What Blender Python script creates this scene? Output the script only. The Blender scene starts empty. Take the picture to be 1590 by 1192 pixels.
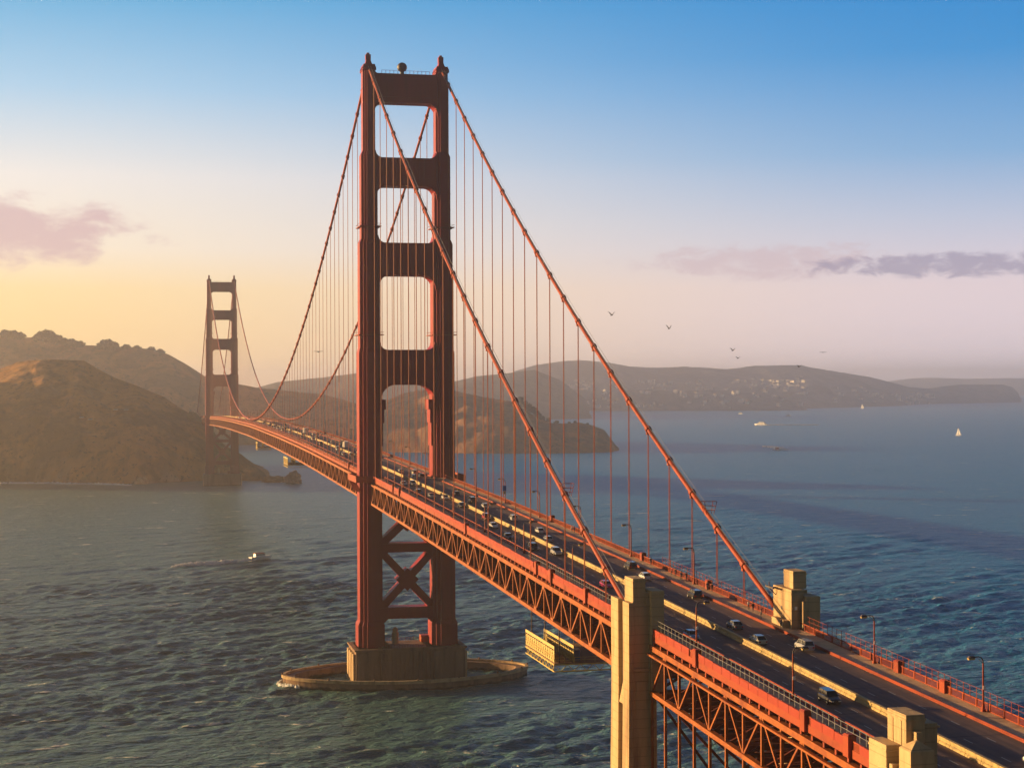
import bpy, bmesh, math, random
import numpy as np
from mathutils import Vector, Matrix, noise as mnoise
R = math.radians
S = bpy.context.scene
COL = S.collection
random.seed(7)

# ---------------------------------------------------------------- camera, sky, sun, exposure
cam_d = bpy.data.cameras.new('camera'); cam = bpy.data.objects.new('camera', cam_d); COL.objects.link(cam)
CAM = Vector((-100.84, -626.5, 109.16)); YAW, PIT, ROL, FPX = .2222, .0010, -.0039, 2634.3
fw = Vector((math.sin(YAW)*math.cos(PIT), math.cos(YAW)*math.cos(PIT), math.sin(PIT)))
r0 = Vector((math.cos(YAW), -math.sin(YAW), 0)); u0 = r0.cross(fw)
rt = r0*math.cos(ROL)+u0*math.sin(ROL); up = u0*math.cos(ROL)-r0*math.sin(ROL)
cam.matrix_world = Matrix(((rt.x, up.x, -fw.x, CAM.x), (rt.y, up.y, -fw.y, CAM.y), (rt.z, up.z, -fw.z, CAM.z), (0, 0, 0, 1)))
cam_d.sensor_fit = 'HORIZONTAL'; cam_d.sensor_width = 36; cam_d.lens = 36*FPX/1590
cam_d.clip_start = 1; cam_d.clip_end = 60000
S.camera = cam
def at(u, v, ax, val):                      # measured photograph point -> world point on a known plane
    d = fw+rt*((u-795)/FPX)-up*((v-596)/FPX); t = (val-CAM[ax])/d[ax]
    return CAM+d*t

SUN_AZ, SUN_EL = R(-56), R(7.6)
S.view_settings.view_transform = 'Standard'; S.view_settings.look = 'None'
S.view_settings.exposure = 1.12; S.view_settings.gamma = 1
S.view_settings.use_curve_mapping = False
W = bpy.data.worlds.new('World'); S.world = W; W.use_nodes = True
nt = W.node_tree
def mnode(nt, op, *a, clamp=False):
    n = nt.nodes.new('ShaderNodeMath'); n.operation = op; n.use_clamp = clamp
    for i, x in enumerate(a):
        if isinstance(x, (int, float)): n.inputs[i].default_value = x
        else: nt.links.new(x, n.inputs[i])
    return n.outputs[0]
def srgb(r, g, b): return tuple(((c/255+.055)/1.055)**2.4 if c > 10 else c/255/12.92 for c in (r, g, b))+(1,)
def rampn(nt, fac, stops, interp='LINEAR'):
    n = nt.nodes.new('ShaderNodeValToRGB'); cr = n.color_ramp; cr.interpolation = interp
    while len(cr.elements) < len(stops): cr.elements.new(.5)
    for e, (p, c) in zip(cr.elements, stops): e.position = p; e.color = c if len(c) == 4 else tuple(c)+(1,)
    if fac is not None: nt.links.new(fac, n.inputs[0])
    return n.outputs[0]
def mixc(nt, fac, a, b, mode='MIX'):
    n = nt.nodes.new('ShaderNodeMix'); n.data_type = 'RGBA'; n.blend_type = mode
    for k, x in ((0, fac), (6, a), (7, b)):
        if isinstance(x, (int, float)): n.inputs[k].default_value = x
        elif isinstance(x, (tuple, list)): n.inputs[k].default_value = x if len(x) == 4 else tuple(x)+(1,)
        else: nt.links.new(x, n.inputs[k])
    return n.outputs[2]
def noisen(nt, vec, scale, detail=4, rough=.55, dist=0, dim='3D'):
    n = nt.nodes.new('ShaderNodeTexNoise'); n.noise_dimensions = dim
    n.inputs['Scale'].default_value = scale; n.inputs['Detail'].default_value = detail
    n.inputs['Roughness'].default_value = rough; n.inputs['Distortion'].default_value = dist
    if vec is not None: nt.links.new(vec, n.inputs['Vector'])
    return n.outputs['Fac']
bg = nt.nodes['Background']
sky = nt.nodes.new('ShaderNodeTexSky'); sky.sky_type = 'NISHITA'; sky.sun_disc = False
sky.sun_elevation = SUN_EL; sky.sun_rotation = SUN_AZ; sky.air_density = 1.0; sky.dust_density = 1.5; sky.ozone_density = 2.0
tc = nt.nodes.new('ShaderNodeTexCoord'); sp = nt.nodes.new('ShaderNodeSeparateXYZ')
nt.links.new(tc.outputs['Generated'], sp.inputs[0])
X, Y, Z = sp.outputs
EL = mnode(nt, 'MULTIPLY', mnode(nt, 'ARCSINE', Z), 180/math.pi)
AZ = mnode(nt, 'MULTIPLY', mnode(nt, 'ARCTAN2', X, Y), 180/math.pi)
fe = mnode(nt, 'DIVIDE', EL, 26, clamp=True)
K = lambda v: (598-v)/2634*180/math.pi/26
left = rampn(nt, fe, [(0, srgb(255, 208, 118)), (K(450), srgb(253, 222, 162)), (K(390), srgb(247, 231, 206)), (K(280), srgb(238, 231, 224)),
    (K(150), srgb(172, 206, 230)), (K(0), srgb(94, 173, 217)), (.75, srgb(62, 138, 205)), (1, srgb(45, 115, 190))])
right = rampn(nt, fe, [(0, srgb(250, 232, 240)), (K(520), srgb(236, 218, 224)), (K(450), srgb(230, 212, 217)), (K(350), srgb(190, 197, 217)), (K(250), srgb(132, 174, 214)),
    (K(100), srgb(66, 146, 207)), (K(0), srgb(46, 136, 203)), (.75, srgb(45, 115, 190)), (1, srgb(36, 98, 175))])
fa = nt.nodes.new('ShaderNodeMapRange'); fa.interpolation_type = 'SMOOTHSTEP'
fa.inputs[1].default_value = -8; fa.inputs[2].default_value = 31; nt.links.new(AZ, fa.inputs[0])
low = mixc(nt, fa.outputs[0], left, right)
# clouds: two thin banks low over the hills, real directions in the sky
cmb = nt.nodes.new('ShaderNodeCombineXYZ'); nt.links.new(AZ, cmb.inputs[0]); nt.links.new(mnode(nt, 'MULTIPLY', EL, 2.2), cmb.inputs[1])
n1 = noisen(nt, cmb.outputs[0], .55, 6, .6, .3); n2 = noisen(nt, cmb.outputs[0], 1.1, 6, .62, .4)
def bank(az, el, wa, we, thr, n, amp):
    a = mnode(nt, 'DIVIDE', mnode(nt, 'SUBTRACT', AZ, az), wa); e = mnode(nt, 'DIVIDE', mnode(nt, 'SUBTRACT', EL, el), we)
    d = mnode(nt, 'ADD', mnode(nt, 'POWER', mnode(nt, 'ABSOLUTE', a), 2), mnode(nt, 'POWER', mnode(nt, 'ABSOLUTE', e), 2))
    m = mnode(nt, 'ADD', mnode(nt, 'SUBTRACT', 1, d), mnode(nt, 'MULTIPLY', mnode(nt, 'SUBTRACT', n, .5), 3.2))
    mr = nt.nodes.new('ShaderNodeMapRange'); mr.interpolation_type = 'SMOOTHSTEP'
    mr.inputs[1].default_value = thr; mr.inputs[2].default_value = thr+.9; mr.inputs[4].default_value = amp
    nt.links.new(m, mr.inputs[0]); return mr.outputs[0]
low = mixc(nt, bank(-4.2, 5.0, 5.2, 1.35, .0, n1, .78), low, srgb(204, 172, 178))
low = mixc(nt, bank(21.2, 4.1, 5.0, .7, .08, n2, .62), low, srgb(206, 182, 188))
low = mixc(nt, bank(27.0, 3.9, 5.0, .46, .0, n2, .75), low, srgb(158, 150, 172))
tenx = nt.nodes.new('ShaderNodeVectorMath'); tenx.operation = 'SCALE'; tenx.inputs[3].default_value = 10
nt.links.new(low, tenx.inputs[0])
fh = nt.nodes.new('ShaderNodeMapRange'); fh.interpolation_type = 'SMOOTHSTEP'
fh.inputs[1].default_value = 20; fh.inputs[2].default_value = 45; nt.links.new(EL, fh.inputs[0])
# away from the sunset the low sky falls back to the plain daylight sky
away = nt.nodes.new('ShaderNodeMapRange'); away.interpolation_type = 'SMOOTHSTEP'
away.inputs[1].default_value = .0; away.inputs[2].default_value = .72
hx = math.sin(R(12)); hy = math.cos(R(12))
nt.links.new(mnode(nt, 'ADD', mnode(nt, 'MULTIPLY', X, hx), mnode(nt, 'MULTIPLY', Y, hy)), away.inputs[0])
lowf = mnode(nt, 'MULTIPLY', away.outputs[0], mnode(nt, 'SUBTRACT', 1, fh.outputs[0]))
dim = nt.nodes.new('ShaderNodeVectorMath'); dim.operation = 'SCALE'; dim.inputs[3].default_value = .52; nt.links.new(sky.outputs[0], dim.inputs[0])
nt.links.new(mixc(nt, lowf, dim.outputs[0], tenx.outputs[0]), bg.inputs[0])
bg.inputs[1].default_value = .05

sun_d = bpy.data.lights.new('sun', 'SUN'); sun = bpy.data.objects.new('sun', sun_d); COL.objects.link(sun)
sun_d.energy = 5.0; sun_d.angle = R(.5); sun_d.color = (1.0, .62, .26)
sdir = Vector((math.sin(SUN_AZ)*math.cos(SUN_EL), math.cos(SUN_AZ)*math.cos(SUN_EL), math.sin(SUN_EL)))
sun.rotation_euler = sdir.to_track_quat('Z', 'Y').to_euler(); sun.location = (-200, 300, 400)
S.render.engine = 'CYCLES'
cy = S.cycles; cy.use_denoising = True; cy.max_bounces = 6; cy.diffuse_bounces = 1; cy.glossy_bounces = 3
cy.volume_bounces = 2; cy.transmission_bounces = 2; cy.sample_clamp_indirect = 4; cy.sample_clamp_direct = 12
cy.caustics_reflective = False; cy.caustics_refractive = False

# ---------------------------------------------------------------- helpers
class MB:
    def __init__(s): s.v = []; s.f = []; s.m = []
    def add(s, v, f, m=0):
        o = len(s.v); s.v += [tuple(p) for p in v]; s.f += [tuple(i+o for i in q) for q in f]; s.m += [m]*len(f); return s
    def box(s, x0, x1, y0, y1, z0, z1, m=0):
        v = [(x, y, z) for z in (z0, z1) for y in (y0, y1) for x in (x0, x1)]
        return s.add(v, [(0, 2, 3, 1), (4, 5, 7, 6), (0, 1, 5, 4), (2, 6, 7, 3), (0, 4, 6, 2), (1, 3, 7, 5)], m)
    def frustum(s, a, b, m=0):      # a, b = (x0,x1,y0,y1,z)
        v = [(x, y, q[4]) for q in (a, b) for y in (q[2], q[3]) for x in (q[0], q[1])]
        return s.add(v, [(0, 2, 3, 1), (4, 5, 7, 6), (0, 1, 5, 4), (2, 6, 7, 3), (0, 4, 6, 2), (1, 3, 7, 5)], m)
    def bar(s, p, q, w, h, m=0):
        p, q = Vector(p), Vector(q); d = (q-p)
        if d.length < 1e-6: return s
        d.normalize(); ref = Vector((0, 0, 1)) if abs(d.z) < .95 else Vector((0, 1, 0))
        a = d.cross(ref).normalized(); b = a.cross(d).normalized(); a *= w/2; b *= h/2
        v = [c+i*a+j*b for c in (p, q) for j in (-1, 1) for i in (-1, 1)]
        return s.add(v, [(0, 2, 3, 1), (4, 5, 7, 6), (0, 1, 5, 4), (2, 6, 7, 3), (0, 4, 6, 2), (1, 3, 7, 5)], m)
    def tube(s, pts, r, n=6, m=0, cap=True):
        pts = [Vector(p) for p in pts]; rr = r if isinstance(r, (list, tuple)) else [r]*len(pts); V = []; F = []
        for i, p in enumerate(pts):
            d = (pts[min(i+1, len(pts)-1)]-pts[max(i-1, 0)]).normalized()
            ref = Vector((0, 0, 1)) if abs(d.z) < .95 else Vector((0, 1, 0))
            a = d.cross(ref).normalized(); b = a.cross(d).normalized()
            V += [p+rr[i]*(math.cos(2*math.pi*k/n)*a+math.sin(2*math.pi*k/n)*b) for k in range(n)]
        for i in range(len(pts)-1):
            for k in range(n):
                F.append((i*n+k, i*n+(k+1) % n, (i+1)*n+(k+1) % n, (i+1)*n+k))
        if cap: F += [tuple(reversed(range(n))), tuple(range((len(pts)-1)*n, len(pts)*n))]
        return s.add(V, F, m)
    def prism(s, poly, z0, z1, m=0):
        n = len(poly); V = [(x, y, z0) for x, y in poly]+[(x, y, z1) for x, y in poly]
        return s.add(V, [tuple(reversed(range(n))), tuple(range(n, 2*n))]+[(i, (i+1) % n, n+(i+1) % n, n+i) for i in range(n)], m)
    def prismy(s, poly, y0, y1, m=0):   # polygon in xz
        n = len(poly); V = [(x, y0, z) for x, z in poly]+[(x, y1, z) for x, z in poly]
        return s.add(V, [tuple(range(n)), tuple(reversed(range(n, 2*n)))]+[(i, n+i, n+(i+1) % n, (i+1) % n) for i in range(n)], m)
    def sweep(s, sec, ys, zf, m=0, xo=None):  # closed section (x,dz) swept along the deck
        n = len(sec); V = []; F = []
        for y in ys:
            z = zf(y); V += [(x, y, z+dz) for x, dz in sec]
        for i in range(len(ys)-1):
            for k in range(n): F.append((i*n+k, i*n+(k+1) % n, (i+1)*n+(k+1) % n, (i+1)*n+k))
        F += [tuple(range(n)), tuple(reversed(range((len(ys)-1)*n, len(ys)*n)))]
        return s.add(V, F, m)
    def ball(s, c, r, n=8, m=0, sz=1):
        V = []; F = []
        for i in range(n+1):
            th = math.pi*i/n
            for k in range(n*2): V.append((c[0]+r*math.sin(th)*math.cos(math.pi*k/n), c[1]+r*math.sin(th)*math.sin(math.pi*k/n), c[2]+r*sz*math.cos(th)))
        for i in range(n):
            for k in range(n*2): F.append((i*n*2+k, (i+1)*n*2+k, (i+1)*n*2+(k+1) % (n*2), i*n*2+(k+1) % (n*2)))
        return s.add(V, F, m)
    def mesh(s, name, mats, smooth=False):
        me = bpy.data.meshes.new(name); me.from_pydata(s.v, [], s.f)
        for m in (mats if isinstance(mats, (list, tuple)) else [mats]): me.materials.append(m)
        if any(s.m): me.polygons.foreach_set('material_index', s.m)
        bm = bmesh.new(); bm.from_mesh(me); bmesh.ops.recalc_face_normals(bm, faces=bm.faces); bm.to_mesh(me); bm.free()
        if smooth: me.polygons.foreach_set('use_smooth', [True]*len(me.polygons))
        me.update(); return me
    def build(s, name, mats, parent=None, smooth=False, bevel=0):
        o = bpy.data.objects.new(name, s.mesh(name, mats, smooth)); COL.objects.link(o)
        if parent: o.parent = parent
        if bevel:
            b = o.modifiers.new('bevel', 'BEVEL'); b.width = bevel; b.segments = 2; b.limit_method = 'ANGLE'
        return o
def tag(o, label=None, cat=None, group=None, kind=None):
    if label: o['label'] = label
    if cat: o['category'] = cat
    if group: o['group'] = group
    if kind: o['kind'] = kind
    return o
def empty(name, loc=(0, 0, 0), rz=0, parent=None):
    o = bpy.data.objects.new(name, None); o.location = loc; o.rotation_euler = (0, 0, rz); COL.objects.link(o)
    o.empty_display_size = 2
    if parent: o.parent = parent
    return o
def children(o): return [c for c in bpy.data.objects if c.parent == o]
def copy_tree(o, parent=None, kids=None):
    c = o.copy(); COL.objects.link(c); c.parent = parent
    for ch in children(o): copy_tree(ch, c)
    return c

# ---------------------------------------------------------------- materials
def mat(name, col, rough=.6, var=.25, scale=.4, bump=0, bscale=6, metal=0, spec=.5, dirt=None, dscale=.15, streak=False, coat=0):
    m = bpy.data.materials.new(name); m.use_nodes = True; n = m.node_tree; b = n.nodes['Principled BSDF']
    t = n.nodes.new('ShaderNodeTexCoord'); vec = t.outputs['Object']
    if streak:
        mp = n.nodes.new('ShaderNodeMapping'); mp.inputs['Scale'].default_value = (1, 1, .12); n.links.new(vec, mp.inputs[0]); vec = mp.outputs[0]
    f = noisen(n, vec, scale, 5, .6)
    c = mixc(n, f, tuple(x*(1-var) for x in col[:3]), tuple(min(1, x*(1+var)) for x in col[:3]))
    if dirt:
        d = noisen(n, vec, dscale, 6, .65); mr = n.nodes.new('ShaderNodeMapRange'); mr.inputs[1].default_value = .48; mr.inputs[2].default_value = .68
        n.links.new(d, mr.inputs[0]); c = mixc(n, mr.outputs[0], c, dirt)
    n.links.new(c, b.inputs['Base Color']); b.inputs['Roughness'].default_value = rough; b.inputs['Metallic'].default_value = metal
    b.inputs['Specular IOR Level'].default_value = spec
    if coat: b.inputs['Coat Weight'].default_value = coat; b.inputs['Coat Roughness'].default_value = .08
    if bump:
        bn = noisen(n, t.outputs['Object'], bscale, 6, .6); bp = n.nodes.new('ShaderNodeBump'); bp.inputs['Strength'].default_value = bump; bp.inputs['Distance'].default_value = .3
        n.links.new(bn, bp.inputs['Height']); n.links.new(bp.outputs[0], b.inputs['Normal'])
    return m
M = {}
M['orange'] = mat('orange_paint', (.29, .014, .017), .5, .25, .25, dirt=(.19, .0105, .0135), dscale=.12, streak=True, spec=.2)
M['orange2'] = mat('orange_steel', (.32, .050, .0115), .55, .26, .5, dirt=(.18, .026, .010), dscale=.25, spec=.2)
M['truss'] = mat('sunlight_tinted_orange_steel', (.34, .092, .016), .55, .28, .5, dirt=(.20, .040, .012), dscale=.3, spec=.2)  # golden sunlight on the lattice painted into the steel colour
M['panel'] = mat('red_orange_panel', (.31, .031, .012), .55, .16, .6, dirt=(.32, .034, .016), dscale=.3, spec=.2)
M['shade_steel'] = mat('shade_darkened_weathered_steel', (.13, .028, .016), .7, .3, .5, dirt=(.07, .02, .014), dscale=.3, spec=.2)  # bridge paint darkened: under-deck shade put into the colour, plus weathering
M['conc'] = mat('weathered_concrete', (.52, .37, .20), .85, .26, .35, bump=.3, bscale=1.2, dirt=(.26, .175, .10), dscale=.3, streak=True, spec=.25)
M['pier'] = mat('stained_pier_concrete', (.26, .165, .105), .9, .3, .3, bump=.4, bscale=1, dirt=(.12, .075, .055), dscale=.25, streak=True, spec=.25)
def tide(m, z0, z1, col):       # wet, weedy band up from the waterline
    n = m.node_tree; b = n.nodes['Principled BSDF']; src = b.inputs['Base Color'].links[0].from_socket
    t = n.nodes.new('ShaderNodeNewGeometry'); sx = n.nodes.new('ShaderNodeSeparateXYZ'); n.links.new(t.outputs['Position'], sx.inputs[0])
    nz = noisen(n, t.outputs['Position'], .35, 4, .6)
    mr = n.nodes.new('ShaderNodeMapRange'); mr.inputs[1].default_value = z1; mr.inputs[2].default_value = z0
    n.links.new(mnode(n, 'ADD', sx.outputs[2], mnode(n, 'MULTIPLY', mnode(n, 'SUBTRACT', nz, .5), 2.4)), mr.inputs[0])
    n.links.new(mixc(n, mr.outputs[0], src, col), b.inputs['Base Color'])
def formwork(m):       # lift lines left by the shuttering, every metre and a half
    n = m.node_tree; b = n.nodes['Principled BSDF']; src = b.inputs['Base Color'].links[0].from_socket
    t = n.nodes.new('ShaderNodeNewGeometry'); sx = n.nodes.new('ShaderNodeSeparateXYZ'); n.links.new(t.outputs['Position'], sx.inputs[0])
    ln = mnode(n, 'LESS_THAN', mnode(n, 'MODULO', mnode(n, 'ADD', sx.outputs[2], 60), 1.6), .10)
    n.links.new(mixc(n, mnode(n, 'MULTIPLY', ln, .4), src, (.16, .11, .06)), b.inputs['Base Color'])
formwork(M['conc'])
tide(M['pier'], .3, 1.1, (.028, .030, .020))
def asphalt():
    m = mat('worn_asphalt', (.20, .128, .104), .85, .22, .07, bump=.1, bscale=4, dirt=(.14, .092, .078), dscale=.35, spec=.3)
    n = m.node_tree; b = n.nodes['Principled BSDF']; src = b.inputs['Base Color'].links[0].from_socket
    t = n.nodes.new('ShaderNodeTexCoord'); mp = n.nodes.new('ShaderNodeMapping'); mp.inputs['Scale'].default_value = (1.1, .018, 1); n.links.new(t.outputs['Object'], mp.inputs[0])
    f = noisen(n, mp.outputs[0], 1, 4, .6); mr = n.nodes.new('ShaderNodeMapRange'); mr.inputs[1].default_value = .35; mr.inputs[2].default_value = .7; n.links.new(f, mr.inputs[0])
    c = mixc(n, mr.outputs[0], src, (.105, .075, .068))            # oil and tyre wear along the lanes
    sx = n.nodes.new('ShaderNodeSeparateXYZ'); n.links.new(t.outputs['Object'], sx.inputs[0])
    jn = mnode(n, 'LESS_THAN', mnode(n, 'MODULO', mnode(n, 'ADD', sx.outputs[1], 1524), 15.24), .22)   # deck joints
    n.links.new(mixc(n, mnode(n, 'MULTIPLY', jn, .75), c, (.02, .018, .018)), b.inputs['Base Color']); return m
M['asph'] = asphalt()
M['walk'] = mat('pavement_concrete', (.66, .47, .28), .85, .16, .4, dirt=(.40, .27, .17), dscale=.35, spec=.3)
M['barr'] = mat('pale_yellow_barrier', (.46, .33, .12), .7, .18, .8, dirt=(.31, .22, .09), dscale=.5)
M['white'] = mat('white_road_paint', (.40, .37, .33), .7, .3, 1.5)
M['yel'] = mat('yellow_steel', (.60, .42, .10), .6, .2, 1)
M['scaf'] = mat('scaffold_mesh', (.56, .42, .15), .75, .22, 1.2)
M['plank'] = mat('scaffold_plank', (.30, .17, .10), .8, .25, 1)
M['grey'] = mat('galvanised_steel', (.28, .27, .27), .5, .2, 2, metal=.3)
M['dark'] = mat('dark_steel', (.045, .03, .035), .55, .2, 2)
M['black'] = mat('black_rubber', (.012, .012, .013), .8, .1, 2)
M['glass'] = mat('dark_car_glass', (.010, .012, .016), .08, .05, 1, spec=.8)
M['lampglass'] = mat('amber_lamp_lens', (.62, .45, .18), .25, .1, 3)
M['chrome'] = mat('bright_headlamp', (.75, .74, .70), .15, .05, 3, metal=.2)
M['red'] = mat('red_tail_lamp', (.45, .015, .012), .25, .05, 3)
M['blue'] = mat('blue_plastic', (.020, .11, .42), .5, .15, 1.5)
M['bluesign'] = mat('blue_sign', (.02, .11, .40), .5, .1, 2)
M['boatwhite'] = mat('white_gelcoat', (.90, .89, .86), .35, .06, .5)
M['sail'] = mat('white_sailcloth', (.80, .79, .76), .7, .06, .5)
M['foam'] = mat('white_wake_foam', (.93, .93, .91), .9, .1, .3)
M['house'] = mat('pale_render_wall', (.80, .74, .66), .8, .12, .05)
M['roof'] = mat('brown_roof', (.20, .12, .09), .8, .2, .2)
M['bark'] = mat('tree_bark', (.09, .06, .045), .9, .2, .5)
M['leaf'] = mat('dark_leaves', (.052, .062, .024), .8, .55, .25)
M['leaf2'] = mat('olive_leaves', (.085, .080, .030), .8, .5, .2)
M['bird'] = mat('dark_feathers', (.03, .027, .027), .8, .2, 4)
M['skin'] = mat('skin', (.46, .27, .19), .6, .06, 4)
M['hair'] = mat('hair', (.02, .015, .012), .7, .1, 6)
M['denim'] = mat('dark_trousers', (.03, .035, .06), .85, .15, 6)
CARCOL = dict(white=(.74, .73, .70), silver=(.42, .43, .45), black=(.014, .014, .016), dark=(.035, .037, .045), grey=(.14, .145, .155),
    red=(.36, .018, .020), pink=(.62, .05, .18), blue=(.16, .25, .42), cream=(.62, .55, .38))
for k, c in CARCOL.items(): M['car_'+k] = mat('car_paint_'+k, c, .32, .04, 1, coat=.6)
CLOTH = dict(white=(.72, .72, .70), red=(.38, .03, .03), black=(.02, .02, .022), navy=(.025, .03, .09), grey=(.22, .22, .23), green=(.05, .12, .06))
for k, c in CLOTH.items(): M['cl_'+k] = mat('cloth_'+k, c, .9, .12, 5)
# ---------------------------------------------------------------- water
def water_mat():
    m = bpy.data.materials.new('bay_water'); m.use_nodes = True; n = m.node_tree; b = n.nodes['Principled BSDF']
    t = n.nodes.new('ShaderNodeTexCoord'); vec = t.outputs['Object']
    def mp(sx, sy, rot):
        q = n.nodes.new('ShaderNodeMapping'); q.inputs['Scale'].default_value = (sx, sy, 1); q.inputs['Rotation'].default_value = (0, 0, rot)
        n.links.new(vec, q.inputs[0]); return q.outputs[0]
    swell = noisen(n, mp(1/85, 1/26, R(-20)), 1, 3, .5, .4)
    wave = noisen(n, mp(1/26, 1/9, R(-12)), 1, 4, .6, .5)
    chop = noisen(n, mp(1/5, 1/2.4, R(-25)), 1, 3, .6, .3)
    wind = noisen(n, mp(1/900, 1/260, R(-8)), 1, 5, .6, .8)
    h = mnode(n, 'ADD', mnode(n, 'MULTIPLY', swell, 2.6), mnode(n, 'ADD', mnode(n, 'MULTIPLY', wave, 4.0), mnode(n, 'MULTIPLY', chop, 2.8)))
    bp = n.nodes.new('ShaderNodeBump'); bp.inputs['Distance'].default_value = 1.0
    n.links.new(h, bp.inputs['Height'])
    ws = n.nodes.new('ShaderNodeMapRange'); ws.inputs[1].default_value = .35; ws.inputs[2].default_value = .65; ws.inputs[3].default_value = .75; ws.inputs[4].default_value = 1.0
    n.links.new(wind, ws.inputs[0]); n.links.new(ws.outputs[0], bp.inputs['Strength'])
    sxy = n.nodes.new('ShaderNodeSeparateXYZ'); n.links.new(vec, sxy.inputs[0])      # reflected sky hue painted into the water colour, green west to blue east
    ew = n.nodes.new('ShaderNodeMapRange'); ew.interpolation_type = 'SMOOTHSTEP'; ew.inputs[1].default_value = -120; ew.inputs[2].default_value = 420; n.links.new(sxy.outputs[0], ew.inputs[0])
    west_tint = mixc(n, wind, (.070, .165, .145), (.108, .195, .152)); clear = mixc(n, wind, (.000, .155, .37), (.003, .205, .41))  # west and east tints, both with sky reflection painted in
    col = mixc(n, ew.outputs[0], west_tint, clear)  # clear is the east tint, blue of the reflected sky painted in
    cap = n.nodes.new('ShaderNodeMapRange'); cap.inputs[1].default_value = .635; cap.inputs[2].default_value = .675
    n.links.new(mnode(n, 'ADD', mnode(n, 'MULTIPLY', wave, .62), mnode(n, 'MULTIPLY', noisen(n, mp(1/7, 1/3, R(-15)), 1, 4, .7, .6), .44)), cap.inputs[0])
    col = mixc(n, cap.outputs[0], col, (.80, .78, .66))
    n.links.new(col, b.inputs['Base Color'])
    ro = mnode(n, 'ADD', mnode(n, 'MULTIPLY', cap.outputs[0], .4), .30)
    n.links.new(ro, b.inputs['Roughness']); b.inputs['IOR'].default_value = 1.33; b.inputs['Specular IOR Level'].default_value = .12
    n.links.new(bp.outputs[0], b.inputs['Normal'])
    return m
M['water'] = water_mat()
def graded(lo, a, b_, hi, step, grow):
    mid = list(np.arange(a, b_, step)); r = []; x, d = b_, step
    while x < hi: r.append(x); d *= grow; x += d
    l = []; x, d = a-step, step
    while x > lo: l.append(x); d *= grow; x -= d
    return np.array(sorted(l)+mid+r+[hi] if not l or l[-1] > lo+1 else l+mid+r+[hi])
def sea():
    gx = graded(-5000, -250, 300, 12000, 1.3, 1.05); gy = graded(-2500, -380, 300, 16500, 1.3, 1.016)
    gx[0] = -5000; gy[0] = -2500
    XX, YY = np.meshgrid(gx, gy); ZZ = np.zeros_like(XX)
    sx = np.gradient(gx)[None, :]; sy = np.gradient(gy)[:, None]; sp_ = np.maximum(sx, sy)
    rng = np.random.default_rng(5)
    gust = np.zeros_like(XX)
    for k in range(7):
        a = rng.uniform(0, 6.28); L = rng.uniform(160, 500); gust += np.sin((XX*np.cos(a)+YY*np.sin(a)*1.6)*2*np.pi/L+rng.uniform(0, 6.28))
    gust = 1+.16*gust
    for k in range(110):
        L = 4.2*(32/4.2)**(rng.random()**1.9); a = R(-62)+rng.normal(0, .55); kx, ky = np.cos(a), np.sin(a)
        amp = .0125*L**.82*rng.uniform(.5, 1.1)*.66
        ph = (XX*kx+YY*ky)*2*np.pi/L+rng.uniform(0, 6.28)
        wv = np.sin(ph)+.28*np.sin(2*ph+1.2)
        ZZ += amp*wv*np.clip((L/sp_-2.0)/1.6, 0, 1)
    ZZ *= gust*.8
    globals()['SEA'] = (gx, gy, ZZ)
    n0, n1 = len(gx), len(gy); me = bpy.data.meshes.new('water')
    co = np.stack([XX, YY, ZZ-.1], -1).reshape(-1, 3).astype(np.float32)
    idx = np.arange(n0*n1).reshape(n1, n0); f = np.stack([idx[:-1, :-1], idx[:-1, 1:], idx[1:, 1:], idx[1:, :-1]], -1).reshape(-1, 4)
    me.vertices.add(len(co)); me.vertices.foreach_set('co', co.ravel()); me.loops.add(f.size); me.loops.foreach_set('vertex_index', f.ravel().astype(np.int32))
    me.polygons.add(len(f)); me.polygons.foreach_set('loop_start', np.arange(0, f.size, 4, dtype=np.int32)); me.polygons.foreach_set('loop_total', np.full(len(f), 4, np.int32))
    me.polygons.foreach_set('use_smooth', np.ones(len(f), bool)); me.update(calc_edges=True); me.validate(); me.materials.append(M['water'])
    o = bpy.data.objects.new('water', me); COL.objects.link(o); return o
tag(sea(), kind='structure')
def sea_z(x, y):
    gx, gy, ZZ = SEA; return float(ZZ[min(len(gy)-1, int(np.searchsorted(gy, y))), min(len(gx)-1, int(np.searchsorted(gx, x)))])-.1

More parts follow.
